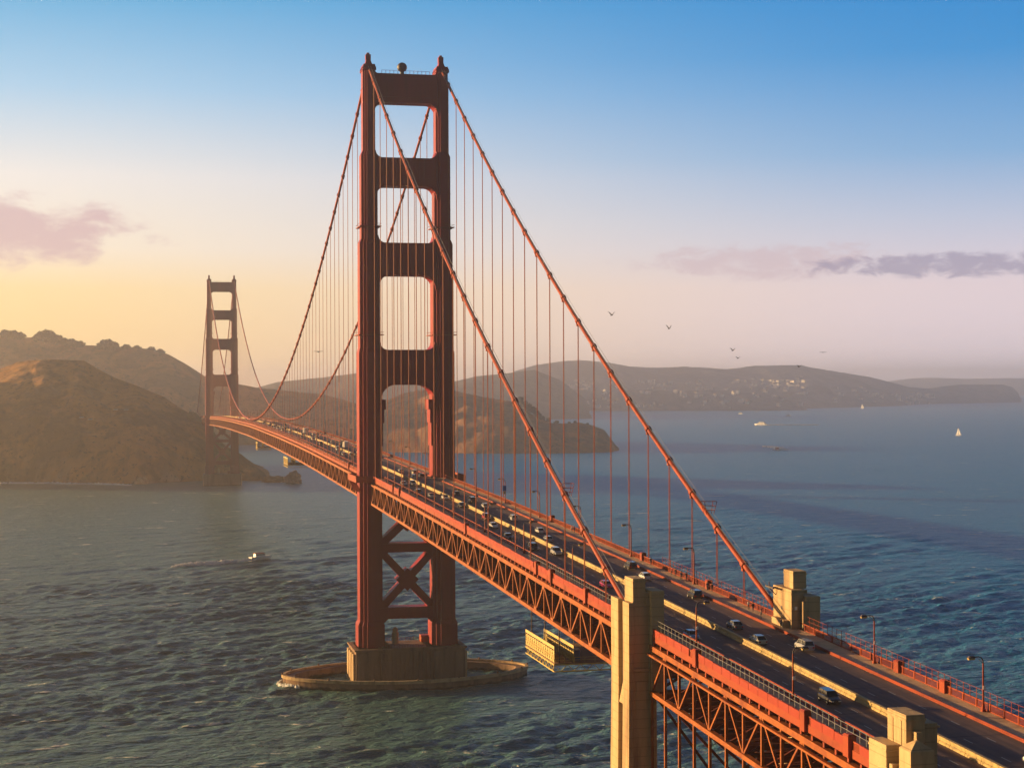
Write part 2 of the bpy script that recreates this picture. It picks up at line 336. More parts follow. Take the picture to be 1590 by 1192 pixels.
# ---------------------------------------------------------------- hills
def hill_mat(name, grass, scrub, rock, s=1.0, rockamt=.62):
    m = bpy.data.materials.new(name); m.use_nodes = True; n = m.node_tree; b = n.nodes['Principled BSDF']
    t = n.nodes.new('ShaderNodeTexCoord'); v = t.outputs['Object']
    f1 = noisen(n, v, .012*s, 7, .62, .3); f2 = noisen(n, v, .05*s, 6, .65, .2); f3 = noisen(n, v, .02*s, 6, .6, 1.0)
    c = mixc(n, f2, tuple(x*.7 for x in grass), tuple(x*1.3 for x in grass))
    k = n.nodes.new('ShaderNodeMapRange'); k.inputs[1].default_value = .46; k.inputs[2].default_value = .58; n.links.new(f1, k.inputs[0])
    k2 = mnode(n, 'MULTIPLY', k.outputs[0], mnode(n, 'ADD', .5, mnode(n, 'MULTIPLY', f2, .8)), clamp=True)
    c = mixc(n, k2, c, scrub)
    g = n.nodes.new('ShaderNodeNewGeometry'); sx = n.nodes.new('ShaderNodeSeparateXYZ'); n.links.new(g.outputs['Normal'], sx.inputs[0])
    st = n.nodes.new('ShaderNodeMapRange'); st.inputs[1].default_value = rockamt; st.inputs[2].default_value = rockamt-.25; n.links.new(sx.outputs[2], st.inputs[0])
    kk = n.nodes.new('ShaderNodeMapRange'); kk.inputs[1].default_value = .48; kk.inputs[2].default_value = .6; n.links.new(f3, kk.inputs[0])
    c = mixc(n, mnode(n, 'MULTIPLY', st.outputs[0], kk.outputs[0]), c, rock)
    mp = n.nodes.new('ShaderNodeMapping'); mp.inputs['Scale'].default_value = (.05*s, .05*s, .010*s); n.links.new(v, mp.inputs[0])
    gf = noisen(n, mp.outputs[0], 1, 6, .7, .4); gm = n.nodes.new('ShaderNodeMapRange'); gm.inputs[1].default_value = .5; gm.inputs[2].default_value = .64; n.links.new(gf, gm.inputs[0])
    c = mixc(n, mnode(n, 'MULTIPLY', gm.outputs[0], .6), c, tuple(x*.6 for x in scrub))      # brush in the gullies
    df = noisen(n, v, .16*s, 3, .7); dm = n.nodes.new('ShaderNodeMapRange'); dm.inputs[1].default_value = .58; dm.inputs[2].default_value = .64; n.links.new(df, dm.inputs[0])
    c = mixc(n, mnode(n, 'MULTIPLY', dm.outputs[0], .75), c, tuple(x*.5 for x in scrub))     # single bushes
    n.links.new(c, b.inputs['Base Color']); b.inputs['Roughness'].default_value = .95; b.inputs['Specular IOR Level'].default_value = .1
    bp = n.nodes.new('ShaderNodeBump'); bp.inputs['Strength'].default_value = .7; bp.inputs['Distance'].default_value = 6/s
    n.links.new(f2, bp.inputs['Height']); n.links.new(bp.outputs[0], b.inputs['Normal'])
    return m
M['hill1'] = hill_mat('headland_grass_and_rock', (.42, .20, .050), (.15, .088, .026), (.40, .26, .15), 1.0)
M['hill2'] = hill_mat('ridge_grass', (.50, .24, .085), (.27, .145, .06), (.48, .27, .14), .7)
M['hill3'] = hill_mat('far_wooded_hill', (.15, .145, .165), (.04, .06, .085), (.22, .16, .12), .35)  # blue of distance haze painted into the hill colour
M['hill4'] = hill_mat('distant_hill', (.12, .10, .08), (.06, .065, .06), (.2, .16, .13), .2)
def fbm(x, y, sc, oct=5, seed=0):
    return mnoise.fractal(Vector((x*sc+seed*7.3, y*sc-seed*3.1, seed*1.7)), 1.0, 2.0, oct)
def ridge(name, crest, foot, back, m, nx=160, nf=26, nb=12, power=.9, amp=14, gully=.02, seed=1, rough=2.0, label=None, bluff=0):
    """crest / foot: lists of world points left to right; the back slope runs away from the viewer."""
    def resample(L, n):
        L = [Vector(p) for p in L]; acc = [0]
        for a, b in zip(L, L[1:]): acc.append(acc[-1]+math.hypot(b.x-a.x, b.y-a.y)+1e-6)
        ts = np.linspace(0, acc[-1], n)
        return np.stack([np.interp(ts, acc, [p[k] for p in L]) for k in range(3)], 1)
    C = resample(crest, nx); F = resample(foot, nx)
    V = []; nv = nf+nb+1
    for i in range(nx):
        c, f = C[i], F[i]; d = np.array([c[0]-CAM.x, c[1]-CAM.y]); d /= np.hypot(*d)
        for j in range(nv):
            if j <= nf:
                t = j/nf; x = f[0]+(c[0]-f[0])*t; y = f[1]+(c[1]-f[1])*t
                sh = t**power if not bluff else (1-bluff)*t**power+bluff*min(1, t*5)
                z = -4+(c[2]+4)*sh
                e = (math.sin(math.pi*min(1, t*1.0))**.8) if t < 1 else 0
            else:
                t = (j-nf)/nb; x = c[0]+d[0]*back*t; y = c[1]+d[1]*back*t; z = c[2]+(-4-c[2])*t**1.3; e = t
            s_ = i/nx*np.hypot(C[-1][0]-C[0][0], C[-1][1]-C[0][1])
            gl = abs(mnoise.noise(Vector((s_*gully+fbm(x, y, gully*.7, 3, seed)*.8, j*.05+seed, seed*.37))))
            z += e*amp*(fbm(x, y, .006*90/max(30, amp*5), 5, seed)*.9-(gl*-1.6+.55)*1.0)
            z += rough*fbm(x, y, .035*2/max(rough, .5), 3, seed+3)*(.35 if j == nf else .8)*min(1, max(0, z/6))
            V.append((x, y, z if 0 < j < nv-1 else -6))
    Fc = [(i*nv+j, (i+1)*nv+j, (i+1)*nv+j+1, i*nv+j+1) for i in range(nx-1) for j in range(nv-1)]
    q = MB(); q.add(V, Fc); o = q.build(name, m, smooth=True); tag(o, kind='structure')
    return V, nv, nf
def P(l, yl): # photograph points with a measured distance
    out = []
    for (u, v), y in zip(l, yl): p = at(u, v, 1, y); out.append((p.x, p.y, p.z))
    return out
def shore(l): return [tuple(at(u, v, 2, 0)) for u, v in l]
c1 = [(-420, 560), (-150, 566), (-60, 588), (0, 572), (30, 561), (60, 558), (130, 559), (150, 571), (180, 588), (215, 600), (255, 617), (285, 636), (310, 650), (330, 668), (348, 690), (375, 706), (395, 722), (412, 736), (424, 747)]
y1 = [1650, 1645, 1640, 1635, 1630, 1615, 1600, 1590, 1570, 1550, 1530, 1510, 1490, 1470, 1450, 1435, 1420, 1405, 1390]
f1 = [(-420, 752), (-60, 750), (0, 749), (80, 749), (150, 750), (210, 751), (250, 749.5), (285, 747.5), (318, 746), (350, 746), (380, 746.5), (405, 747), (426, 747)]
H1 = ridge('headland', P(c1, y1), shore(f1), 420, M['hill1'], nx=420, nf=110, nb=14, power=.66, amp=4.5, gully=.03, seed=2, rough=2.6, bluff=.14)
c2 = [(-300, 500), (-60, 512), (0, 519), (40, 524), (60, 524), (85, 528), (130, 536), (170, 537), (230, 542), (262, 550), (290, 566), (320, 585), (370, 596), (400, 602), (440, 606), (500, 612), (540, 622), (590, 640), (640, 665), (680, 690)]
y2 = [3000]*6+[2950, 2950, 2900, 2900, 2880, 2860, 2850, 2850, 2850, 2800, 2760, 2700, 2660, 2620]
f2 = [(-300, 700), (0, 695), (300, 692), (420, 690), (500, 692), (560, 694), (620, 694), (690, 693)]
H2 = ridge('ridge_hill', P(c2, y2), shore(f2), 700, M['hill2'], nx=200, nf=40, nb=12, power=.8, amp=22, gully=.008, seed=5, rough=2.2)
c3 = [(540, 652), (570, 634), (600, 622), (625, 611), (650, 606), (690, 604), (720, 610), (760, 618), (790, 622), (812, 634), (838, 650), (858, 657), (880, 657), (900, 656), (920, 660), (938, 667), (948, 680), (956, 692), (962, 700)]
y3 = [2560, 2540, 2520, 2500, 2480, 2450, 2420, 2380, 2340, 2300, 2260, 2230, 2210, 2190, 2180, 2170, 2150, 2130, 2110]
f3 = [(530, 700), (560, 701), (620, 702), (680, 703), (740, 704), (800, 704), (860, 704), (910, 703), (950, 702), (966, 701)]
H3 = ridge('cove_hill', P(c3, y3), shore(f3), 260, M['hill2'], nx=200, nf=40, nb=12, power=.7, amp=12, gully=.014, seed=9, rough=2.0, bluff=.12)
c5 = [(330, 625), (380, 607), (430, 593), (500, 586), (556, 579), (620, 588), (680, 597), (715, 590), (740, 584), (790, 579), (830, 574), (870, 590), (910, 620)]
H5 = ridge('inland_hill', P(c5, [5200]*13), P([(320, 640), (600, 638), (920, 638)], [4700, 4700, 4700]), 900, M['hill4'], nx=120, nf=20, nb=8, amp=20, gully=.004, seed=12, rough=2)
c6 = [(740, 600), (770, 590), (800, 576), (830, 567), (870, 561), (900, 559), (940, 562), (980, 569), (1020, 571), (1060, 569), (1100, 571), (1130, 573), (1170, 568), (1210, 567), (1245, 567), (1262, 571), (1300, 577), (1350, 585), (1385, 594), (1412, 601), (1440, 603), (1470, 599), (1490, 597), (1530, 597), (1558, 597), (1572, 601), (1581, 610), (1586, 622)]
y6 = list(np.linspace(7300, 9000, len(c6)))
f6 = [(740, 636), (1000, 634), (1260, 634), (1330, 632), (1400, 630), (1440, 627), (1500, 626), (1560, 625), (1590, 625)]
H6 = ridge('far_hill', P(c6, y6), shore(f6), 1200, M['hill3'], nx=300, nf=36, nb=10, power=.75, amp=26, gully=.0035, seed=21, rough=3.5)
c7 = [(780, 622), (820, 612), (850, 606), (900, 604), (940, 607), (1000, 605), (1050, 607), (1100, 605), (1150, 608), (1190, 612), (1222, 620), (1240, 628), (1252, 635)]
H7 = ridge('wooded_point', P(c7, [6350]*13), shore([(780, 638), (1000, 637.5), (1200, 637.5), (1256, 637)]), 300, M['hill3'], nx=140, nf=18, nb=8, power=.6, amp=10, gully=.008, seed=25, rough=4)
c8 = [(1300, 600), (1370, 593), (1410, 588), (1440, 586), (1500, 588), (1560, 587), (1640, 588), (1800, 592)]
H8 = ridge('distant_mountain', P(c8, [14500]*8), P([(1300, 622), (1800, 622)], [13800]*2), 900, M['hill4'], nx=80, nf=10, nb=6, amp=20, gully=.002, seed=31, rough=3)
# low spit and rock by the far tower
rk = MB()
rr = random.Random(4)
def rockmesh(c, sx, sy, sz, seed):
    bm = bmesh.new(); bmesh.ops.create_icosphere(bm, subdivisions=4, radius=1)
    for v in bm.verts:
        d = v.co.normalized(); f = 1+.42*mnoise.fractal(d*1.5+Vector((seed, 0, 0)), 1, 2, 5)
        v.co = Vector((d.x*sx*f, d.y*sy*f, max(-.4, d.z)*sz*f))
    q = MB(); q.add([v.co+Vector(c) for v in bm.verts], [[v.index for v in f.verts] for f in bm.faces]); bm.free(); return q
p = at(455, 750, 2, 0)
tag(rockmesh((p.x, p.y, 0), 10, 11, 13, 3).build('rock', M['pier'], smooth=False), 'brown lit sea rock just off the foot of the headland below the bridge deck', 'rock')
p = at(428, 748, 2, 0)
tag(rockmesh((p.x, p.y, -1), 17, 10, 7, 8).build('rock', M['hill1'], smooth=False), 'low dark rock shelf joining the headland to the lit sea rock', 'rock')
p = at(232, 748, 2, 0)
for k, (u, v, s) in enumerate([(222, 750, 8), (238, 748, 10), (253, 746, 7)]):
    p = at(u, v, 2, 1.0)
    tag(rockmesh((p.x, p.y+6, 0), s, s*.7, s*.9, 11+k).build('rock', M['conc'], smooth=False),
        ['pale boulder at the waterline, leftmost of three under the headland slope', 'tallest pale boulder in the middle of three at the headland waterline', 'small pale boulder at the waterline, nearest of three to the far tower'][k], 'rock', 'boulders at the foot of the headland')

# ---------------------------------------------------------------- trees on the ridges
def tree_tpl(seed, h, wid, leaf, n=1500, ls=1.3, style='round'):
    r = random.Random(seed); tr = MB(); base = Vector((0, 0, -1.5)); top = Vector((r.uniform(-.6, .6), r.uniform(-.6, .6), h*.62))
    tr.tube([base, base.lerp(top, .5)+Vector((.3, .2, 0)), top], [h*.035, h*.026, h*.012], 6)
    cl = []
    for k in range(9):
        a = r.uniform(0, 6.28); z = h*r.uniform(.3, .85); q = wid*r.uniform(.25, .75)*(1-abs(z/h-.55)*.9)
        e = Vector((math.cos(a)*q, math.sin(a)*q, z)); cl.append((e, wid*r.uniform(.28, .5)))
        tr.tube([base.lerp(top, min(1, max(.25, z/h-.05)))*1.0, e], [h*.012, h*.004], 4)
    cl.append((Vector((0, 0, h*.8)), wid*.42)); cl.append((Vector((0, 0, h*.6)), wid*.55))
    lf = MB()
    for k in range(n):
        c, q = r.choice(cl); d = Vector((r.gauss(0, 1), r.gauss(0, 1), r.gauss(0, .75))).normalized()*q*(r.random()**.35)
        p = c+d; a = Vector((r.gauss(0, 1), r.gauss(0, 1), r.gauss(0, 1))).normalized(); b = a.orthogonal().normalized(); s = ls*r.uniform(.5, 1.2)
        c2 = a.cross(b)*s; b = b*s
        lf.add([p-b, p+c2*.6, p+b, p-c2*.6], [(0, 1, 2, 3)])
    return tr.mesh('trunk', M['bark']), lf.mesh('crown', leaf)
TT = [tree_tpl(1, 16, 9, M['leaf'], 1500, 1.5), tree_tpl(2, 13, 10, M['leaf2'], 1500, 1.5), tree_tpl(3, 18, 7, M['leaf'], 1300, 1.4)]
def tree(p, k, s, label, group, name='tree', sx=1.0):
    e = empty(name, p, random.uniform(0, 6)); e.scale = (s*sx, s*sx, s); tag(e, label, 'tree', group)
    for nm, me in zip(('trunk', 'crown'), TT[k]):
        o = bpy.data.objects.new(nm, me); COL.objects.link(o); o.parent = e
    return e
lump = [(8, 519, 13, 1.4), (22, 521, 15, 1.2), (32, 522, 12, 1.1), (62, 523, 16, 1.0), (72, 524, 22, 1.3), (80, 526, 19, 1.1), (88, 528, 15, 1.2), (100, 531, 12, 1.4), (112, 533, 13, 1.3), (124, 535, 11, 1.3), (160, 537, 15, 1.2), (168, 537, 19, 1.3), (176, 538, 14, 1.1), (195, 540, 10, 1.4), (212, 541, 9, 1.4), (234, 543, 9, 1.4), (248, 547, 10, 1.3)]
lump = [(u+du, v+dv, h*k, sx*1.25) for u, v, h, sx in lump for du, dv, k in ((0, 0, 1), (-5, 1.5, .75), (5, 1.5, .7))]
for i, (u, v, h, sx) in enumerate(lump):
    p = at(u, v, 1, 2930); tree((p.x, p.y, p.z-h*.42), i % 3, h/16*1.15, 'bushy hazy tree standing on the skyline of the left ridge', 'trees along the skyline of the left ridge', sx=sx)
kn = [(800, 628, 13, 1.2, 2325), (808, 630, 17, 1.1, 2310), (815, 634, 16, 1.0, 2300), (822, 640, 18, 1.1, 2290), (829, 645, 15, 1.0, 2280), (835, 650, 16, .9, 2270), (842, 655, 13, .9, 2260), (852, 658, 12, 1.0, 2240), (864, 658, 8, 1.3, 2225), (884, 657, 5, 1.6, 2200), (893, 657, 6, 1.6, 2195), (912, 659, 5, 1.5, 2185)]
for i, (u, v, h, sx, y) in enumerate(kn):
    p = at(u, v, 1, y); tree((p.x, p.y, p.z-2), (0, 2, 0)[i % 3], h/16, 'dark tree on the crest of the cove hill running down to the brown point', 'trees on the crest above the brown point', sx=sx)
for i, (u, v, h) in enumerate([(296, 650, 11), (303, 652, 12), (309, 655, 8)]):
    p = at(u, v, 1, 1475); tree((p.x, p.y, p.z-2), i % 3, h/16, 'small dark tree on the headland edge just left of the far tower', 'trees at the headland edge by the far tower')

# ---------------------------------------------------------------- houses across the bay
def house_tpl(w, d, h, rh):
    q = MB(); q.box(-w/2, w/2, -d/2, d/2, -6, h)
    q.add([(-w*.55, -d*.56, h), (w*.55, -d*.56, h), (w*.55, d*.56, h), (-w*.55, d*.56, h), (-w*.2, 0, h+rh), (w*.2, 0, h+rh)], [(0, 1, 5, 4), (1, 2, 5), (2, 3, 4, 5), (3, 0, 4), (3, 2, 1, 0)], 1)
    return q.mesh('house', [M['house'], M['roof']])
HT = [house_tpl(15, 11, 7, 3), house_tpl(20, 12, 6, 3), house_tpl(12, 12, 9, 3.5)]
def sample_hill(H, i, t):
    V, nv, nf = H; n = len(V)//nv; return V[int(i*(n-1))*nv+int(t*nf)]
rh = random.Random(11)
def houses(H, region, n, label, group, s=1.0):
    V, nv, nf = H; cand = []
    for k, p_ in enumerate(V):
        if k % nv > nf-1 or p_[2] < 2: continue
        dv = Vector(p_)-CAM; z_ = dv.dot(fw); u = 795+FPX*dv.dot(rt)/z_; v = 596-FPX*dv.dot(up)/z_
        if any(r[0] < u < r[1] and r[2] < v < r[3] for r in region): cand.append(p_)
    for _ in range(n if cand else 0):
        x, y, z = rh.choice(cand)
        o = bpy.data.objects.new('house', rh.choice(HT)); COL.objects.link(o)
        o.location = (x+rh.uniform(-14, 14), y+rh.uniform(-14, 14), z+1.5); o.rotation_euler = (0, 0, rh.uniform(-.4, .4)-1.0); q = s*rh.uniform(.55, 1.3); o.scale = (q*rh.uniform(.8, 1.3), q, q)
        tag(o, label, 'house', group)
houses(H6, [(1165, 1250, 586, 622), (1120, 1180, 592, 606), (990, 1110, 590, 606), (840, 960, 592, 608), (1180, 1240, 600, 626)], 120, 'tiny pale house on the upper slopes of the hazy hill across the bay', 'houses on the far hill', 1.0)
houses(H6, [(1288, 1345, 602, 628), (1300, 1330, 606, 626), (1340, 1450, 612, 627)], 60, 'tiny pale house in the dense waterside cluster at the foot of the far hill', 'waterside houses below the far hill', 1.05)
houses(H7, [(830, 1240, 608, 634)], 60, 'tiny pale house among the trees of the low wooded point across the bay', 'houses on the low wooded point', 1.0)
# long low quay buildings on the cove shore
for u0_, u1_, v, lab in [(600, 622, 702, 'long low pale shed on the cove shore seen through the near tower, left of two'), (636, 664, 702, 'long low pale shed on the cove shore seen through the near tower, right of two'),
        (706, 722, 702, 'small pale waterfront house on the cove shore right of the near tower'), (726, 752, 700, 'wide pale waterfront house on the cove shore beyond the suspenders')]:
    a = at(u0_, v, 2, 0); b_ = at(u1_, v, 2, 0); L = b_.x-a.x; e = empty('shore_building', ((a.x+b_.x)/2, max(a.y, b_.y)+42, 3)); tag(e, lab, 'building')
    q = MB(); q.box(-L/2, L/2, -6, 6, -4, 5.0); q.build('wall', M['house'], e)
    q = MB(); q.add([(-L/2-.6, -6.8, 5.0), (L/2+.6, -6.8, 5.0), (L/2+.6, 6.8, 5.0), (-L/2-.6, 6.8, 5.0), (-L/2-.6, 0, 8), (L/2+.6, 0, 8)], [(0, 1, 5, 4), (2, 3, 4, 5), (1, 2, 5), (3, 0, 4), (3, 2, 1, 0)]); q.build('roof', M['roof'], e)
# breakwater across the cove
a = at(560, 703, 2, 0); b_ = at(920, 704.5, 2, 0); q = MB(); q.bar((a.x, a.y-26, .2), (b_.x, b_.y-26, .2), 7, 3.4)
# ---------------------------------------------------------------- deck line
DY = [-700, -440, -343, -245, -165, -80, 0, 40, 131, 190, 271, 392, 544, 640, 871, 1040, 1168, 1280, 1640]
DZ = [55.5, 63.5, 66.5, 69.3, 71.4, 73.5, 75.1, 75.9, 77.5, 78.5, 79.6, 80.7, 81.6, 81.9, 81.0, 79.5, 77.9, 75.9, 69]
_ys = np.arange(-760, 1700, 1.0); _zs = np.interp(_ys, DY, DZ); _k = np.ones(61)/61; _zs = np.convolve(np.pad(_zs, 30, 'edge'), _k, 'valid')
def dk(y): return float(np.interp(y, _ys, _zs))
CX = 13.7; PAN = 7.62
YS = [-560+PAN*i for i in range(int((1624+560)/PAN)+1)]
S0, S1, S2 = -343.0, -345.0, -443.0
bridge = empty('suspension_bridge', (0, 0, 0)); tag(bridge, 'red suspension bridge running from the near right corner to the far headland', 'bridge')

# ---------------------------------------------------------------- towers
SEG = [(22.5, 77, 4.2, 6.5), (77, 122.5, 4.2, 6.3), (122.5, 163, 3.75, 5.6), (163, 195.6, 3.05, 4.8), (195.6, 226, 2.3, 4.1)]
def plan(cx, hx, hd, kx=.30, ky=.20, steps=2):
    q = []      # stepped cross-shaped cell plan, quarter then mirrored
    quarter = [(hx, 0), (hx, hd*(1-2.2*ky)), (hx*(1-kx), hd*(1-2.2*ky)), (hx*(1-kx), hd*(1-1.0*ky)), (hx*(1-2*kx), hd*(1-1.0*ky)), (hx*(1-2*kx), hd)]
    pts = quarter[1:]
    full = pts+[(-x, y) for x, y in reversed(pts)]+[(-x, -y) for x, y in pts]+[(x, -y) for x, y in reversed(pts)]
    return [(cx+x, y) for x, y in full]
def strut(z0, z1, hw, hd, rb, rt, steps=0):
    """portal strut between the legs with rounded haunches below (rb) and above (rt)"""
    L = hw; P_ = []
    n = 7
    if rb:
        P_ += [(-L, z0-rb*1.25)]+[(-L+rb-rb*math.cos(a), z0-rb*1.25+rb*1.25*math.sin(a)) for a in np.linspace(.25, math.pi/2, n)]
        P_ += [(L-rb+rb*math.cos(a), z0-rb*1.25+rb*1.25*math.sin(a)) for a in np.linspace(math.pi/2, .25, n)]+[(L, z0-rb*1.25)]
    else: P_ += [(-L, z0), (L, z0)]
    if rt:
        P_ += [(L, z1+rt)]+[(L-rt+rt*math.cos(a), z1+rt-rt*math.sin(a)) for a in np.linspace(.25, math.pi/2, n)]
        P_ += [(-L+rt-rt*math.cos(a), z1+rt-rt*math.sin(a)) for a in np.linspace(math.pi/2, .25, n)]+[(-L, z1+rt)]
    else: P_ += [(L, z1), (-L, z1)]
    return P_
def tower(Y0, lab, beacon=True):
    t = empty('tower', (0, Y0, 0), 0, bridge); t['label'] = lab
    for s in (-1, 1):
        q = MB(); cx = s*CX
        q.prism(plan(cx, 4.9, 7.4), 11, 21); 
        a = plan(cx, 4.9, 7.4); b = plan(cx, 4.2, 6.5); n = len(a)
        q.add([(x, y, 21) for x, y in a]+[(x, y, 22.5) for x, y in b], [(i, (i+1) % n, n+(i+1) % n, n+i) for i in range(n)])
        for i, (z0, z1, hx, hd) in enumerate(SEG):
            q.prism(plan(cx, hx, hd), z0, z1-1.0 if i+1 < len(SEG) else z1)
            if i+1 < len(SEG):
                a = plan(cx, hx, hd); b = plan(cx, SEG[i+1][2]+.1, SEG[i+1][3]+.15)
                q.add([(x, y, z1-1.0) for x, y in a]+[(x, y, z1+.6) for x, y in b], [(k, (k+1) % n, n+(k+1) % n, n+k) for k in range(n)])
        for i, (z0, z1, hx, hd) in enumerate(SEG):      # plate laps
            z = z0+5.5
            while z < z1-2: q.prism(plan(cx, hx+.06, hd+.06), z, z+.3); z += 6.1
        leg = q.build('leg', M['orange'], t)
        q = MB()
        for z, hx, hd in ((168, 3.1, 4.9), (128, 3.8, 5.7)):
            q.box(cx-hx-.9, cx+hx+.9, -hd-.9, hd+.9, z, z+.3)
            for e in (-1, 1): q.box(cx-hx-.9, cx+hx+.9, e*(hd+.85)-.05, e*(hd+.85)+.05, z+1.1, z+1.2); q.box(cx+e*(hx+.85)-.05, cx+e*(hx+.85)+.05, -hd-.9, hd+.9, z+1.1, z+1.2)
        q.build('collar_walkway', M['orange2'], leg)
        q = MB(); q.frustum((cx-2.5, cx+2.5, -4.6, 4.6, 226), (cx-2.1, cx+2.1, -3.6, 3.6, 228.2)); q.frustum((cx-1.3, cx+1.3, -2.4, 2.4, 228.2), (cx-.75, cx+.75, -1.4, 1.4, 230.2))
        q.box(cx-.95, cx+.95, -1.0, 1.0, 230.2, 232.2); q.box(cx-.5, cx+.5, -.5, .5, 232.2, 232.9)
        for k in range(-4, 5): q.box(cx-2.45, cx-2.35, k*1.05-.05, k*1.05+.05, 226, 227.3); q.box(cx+2.35, cx+2.45, k*1.05-.05, k*1.05+.05, 226, 227.3)
        q.build('finial', M['orange'], t)
    for z0, z1, hi, hd, rb, rt_ in ((214.3, 225.0, 11.9, 3.3, 3.6, 1.6), (183.3, 193.8, 11.4, 3.9, 3.8, 2.6), (150.2, 162.2, 10.7, 4.6, 4.2, 2.8), (109.6, 122.6, 10.2, 5.2, 5.4, 2.8)):
        q = MB(); q.prismy(strut(z0, z1, hi, hd, rb, rt_), -hd, hd)
        if z0 < 214:
            for k in range(9):
                x = -hi+rb+.6+(2*hi-2*rb-1.2)*k/8
                q.box(x-.28, x+.28, -hd-.22, hd+.22, z0+.7, z1-.5)
        else:
            for e in (-1, 1): q.box(-10, 10, e*(hd+.1)-.2, e*(hd+.1)+.2, z0+2.0, z1-1.2)
            for k in range(13): q.box(-9+k*1.5-.07, -9+k*1.5+.07, -hd, -hd+.14, z1, z1+1.1)
            q.box(-9, 9, -hd+.02, -hd+.12, z1+1.1, z1+1.2)
        q.build('portal_strut', M['orange'], t)
    q = MB()        # tall stepped haunches above the roadway
    for s in (-1, 1):
        for z0, z1, wd, yy in ((87, 95.5, .45, 3.3), (95.5, 100.5, .9, 3.45), (100.5, 104.2, 1.5, 3.6)): q.box(min(s*(9.5-wd), s*9.8), max(s*(9.5-wd), s*9.8), -yy, yy, z0, z1)
    q.build('haunch', M['orange'], t)
    for z0, z1 in ((47.6, 50.8), (23.0, 27.2), (68, 71)):
        q = MB(); q.box(-9.9, 9.9, -3.4, 3.4, z0, z1)
        for s in (-1, 1):
            q.prismy([(s*9.9, z0-2.4), (s*9.9, z1+2.4), (s*7.2, z1), (s*7.2, z0)], -3.0, 3.0)
        q.build('cross_strut', M['orange'], t)
    for z0, z1 in ((27.2, 47.6), (50.8, 68)):
        q = MB()
        for s in (-1, 1): q.bar((-s*9.9, s*.04, z0-.4), (s*9.9, s*.04, z1+.4), 5.4+s*.1, 2.7)
        zc = (z0+z1)/2; q.prismy([(0, zc-4.2), (4.2, zc), (0, zc+4.2), (-4.2, zc)], -2.95, 2.95)
        q.build('cross_brace', M['orange'], t)
    for s in (-1, 1):        # walkway bulge round the leg at deck level
        q = MB(); zd = dk(Y0); x0, x1 = (13.0, 20.2) if s > 0 else (-20.2, -13.0)
        q.box(x0, x1, -11.5, -7.2, zd-1.1, zd+.1); q.box(x0, x1, 7.2, 11.5, zd-1.1, zd+.1)
        xa, xb = (18.3, 20.2) if s > 0 else (-20.2, -18.3); q.box(xa, xb, -7.2, 7.2, zd-1.1, zd+.1)
        xo = 20.2*s; q.box(xo-.08, xo+.08, -11.5, 11.5, zd+.1, zd+1.3)
        for e in (-1, 1): q.box(min(13.9*s, 20.1*s), max(13.9*s, 20.1*s), e*11.5-.08, e*11.5+.08, zd+.1, zd+1.3)
        for k in range(5): q.bar((s*18.0, -9+4.5*k, zd-5), (s*20, -9+4.5*k, zd-1.1), .35, .35)
        q.build('balcony', M['orange2'], t)
    if beacon:
        q = MB(); q.ball((-.9, 0, 228.0), 1.9, 8, sz=.95); q.tube([(-.9, 0, 225), (-.9, 0, 226.6)], .8, 8); q.build('beacon', M['dark'], t, smooth=True)
    return t
tower(0, 'tall near tower of the bridge standing in the water')
tower(1280, 'hazy far tower of the bridge beside the headland', False)

def pier(Y0, lab, deep):
    e = empty('tower_pier', (0, Y0, 0)); tag(e, lab, 'bridge pier')
    q = MB(); q.box(-19.2, 19.2, -9.2, 9.2, -5, 13.0); q.box(-20.3, -7.2, -10.2, 10.2, -5, 12.4); q.box(7.2, 20.3, -10.2, 10.2, -5, 12.4)
    for s in (-1, 1):
        bq = MB()
        for y in (-7.5, -2.5, 2.5, 7.5): bq.box(min(s*20.3, s*21.2), max(s*20.3, s*21.2), y-1.6, y+1.6, -5, 11.2)
        bq.build('buttress', M['conc'], e)  # paler concrete here paints in the sunlight on the pier ends
        for x in (-18.0, -10, 10, 18.0): q.box(x-1.4, x+1.4, min(s*10.2, s*10.9), max(s*10.2, s*10.9), -5, 11.4)
    for k in range(9): q.box(-6.4+k*1.6-.45, -6.4+k*1.6+.45, -9.6, -9.2, -5, 11.8)
    q.box(-20.9, -6.6, -10.8, 10.8, 12.4, 13.0); q.box(6.6, 20.9, -10.8, 10.8, 12.4, 13.0)
    q.build('base', M['pier'], e)
    q = MB()
    for k in range(19): x = -9+k; q.box(x-.05, x+.05, -8.9, -8.8, 13, 14.2)
    q.box(-9, 9, -8.88, -8.82, 14.15, 14.22); q.build('guard_rail', M['orange2'], e); q = MB()
    for k in range(19): x = -9+k; q.box(x-.05, x+.05, 8.7, 8.8, 13, 14.2)
    q.box(-9, 9, 8.72, 8.78, 14.15, 14.22); q.build('guard_rail', M['orange2'], e)
    q = MB(); q.tube([(-4, 2, 13), (-4, 2, 17.2)], 1.3, 12); q.tube([(-4, 2, 17.2), (-4, 2, 18.6), (-4, 2, 19.2)], [1.0, 1.0, .3], 10); q.build('light_turret', M['conc'], e)
    q = MB(); q.box(6, 9, 3, 7, 13, 15.6); q.build('shed', M['orange2'], e)
pier(0, 'brown concrete pier under the near tower inside the oval ring', True)
pier(1280, 'concrete pier under the far tower at the headland shore', True)
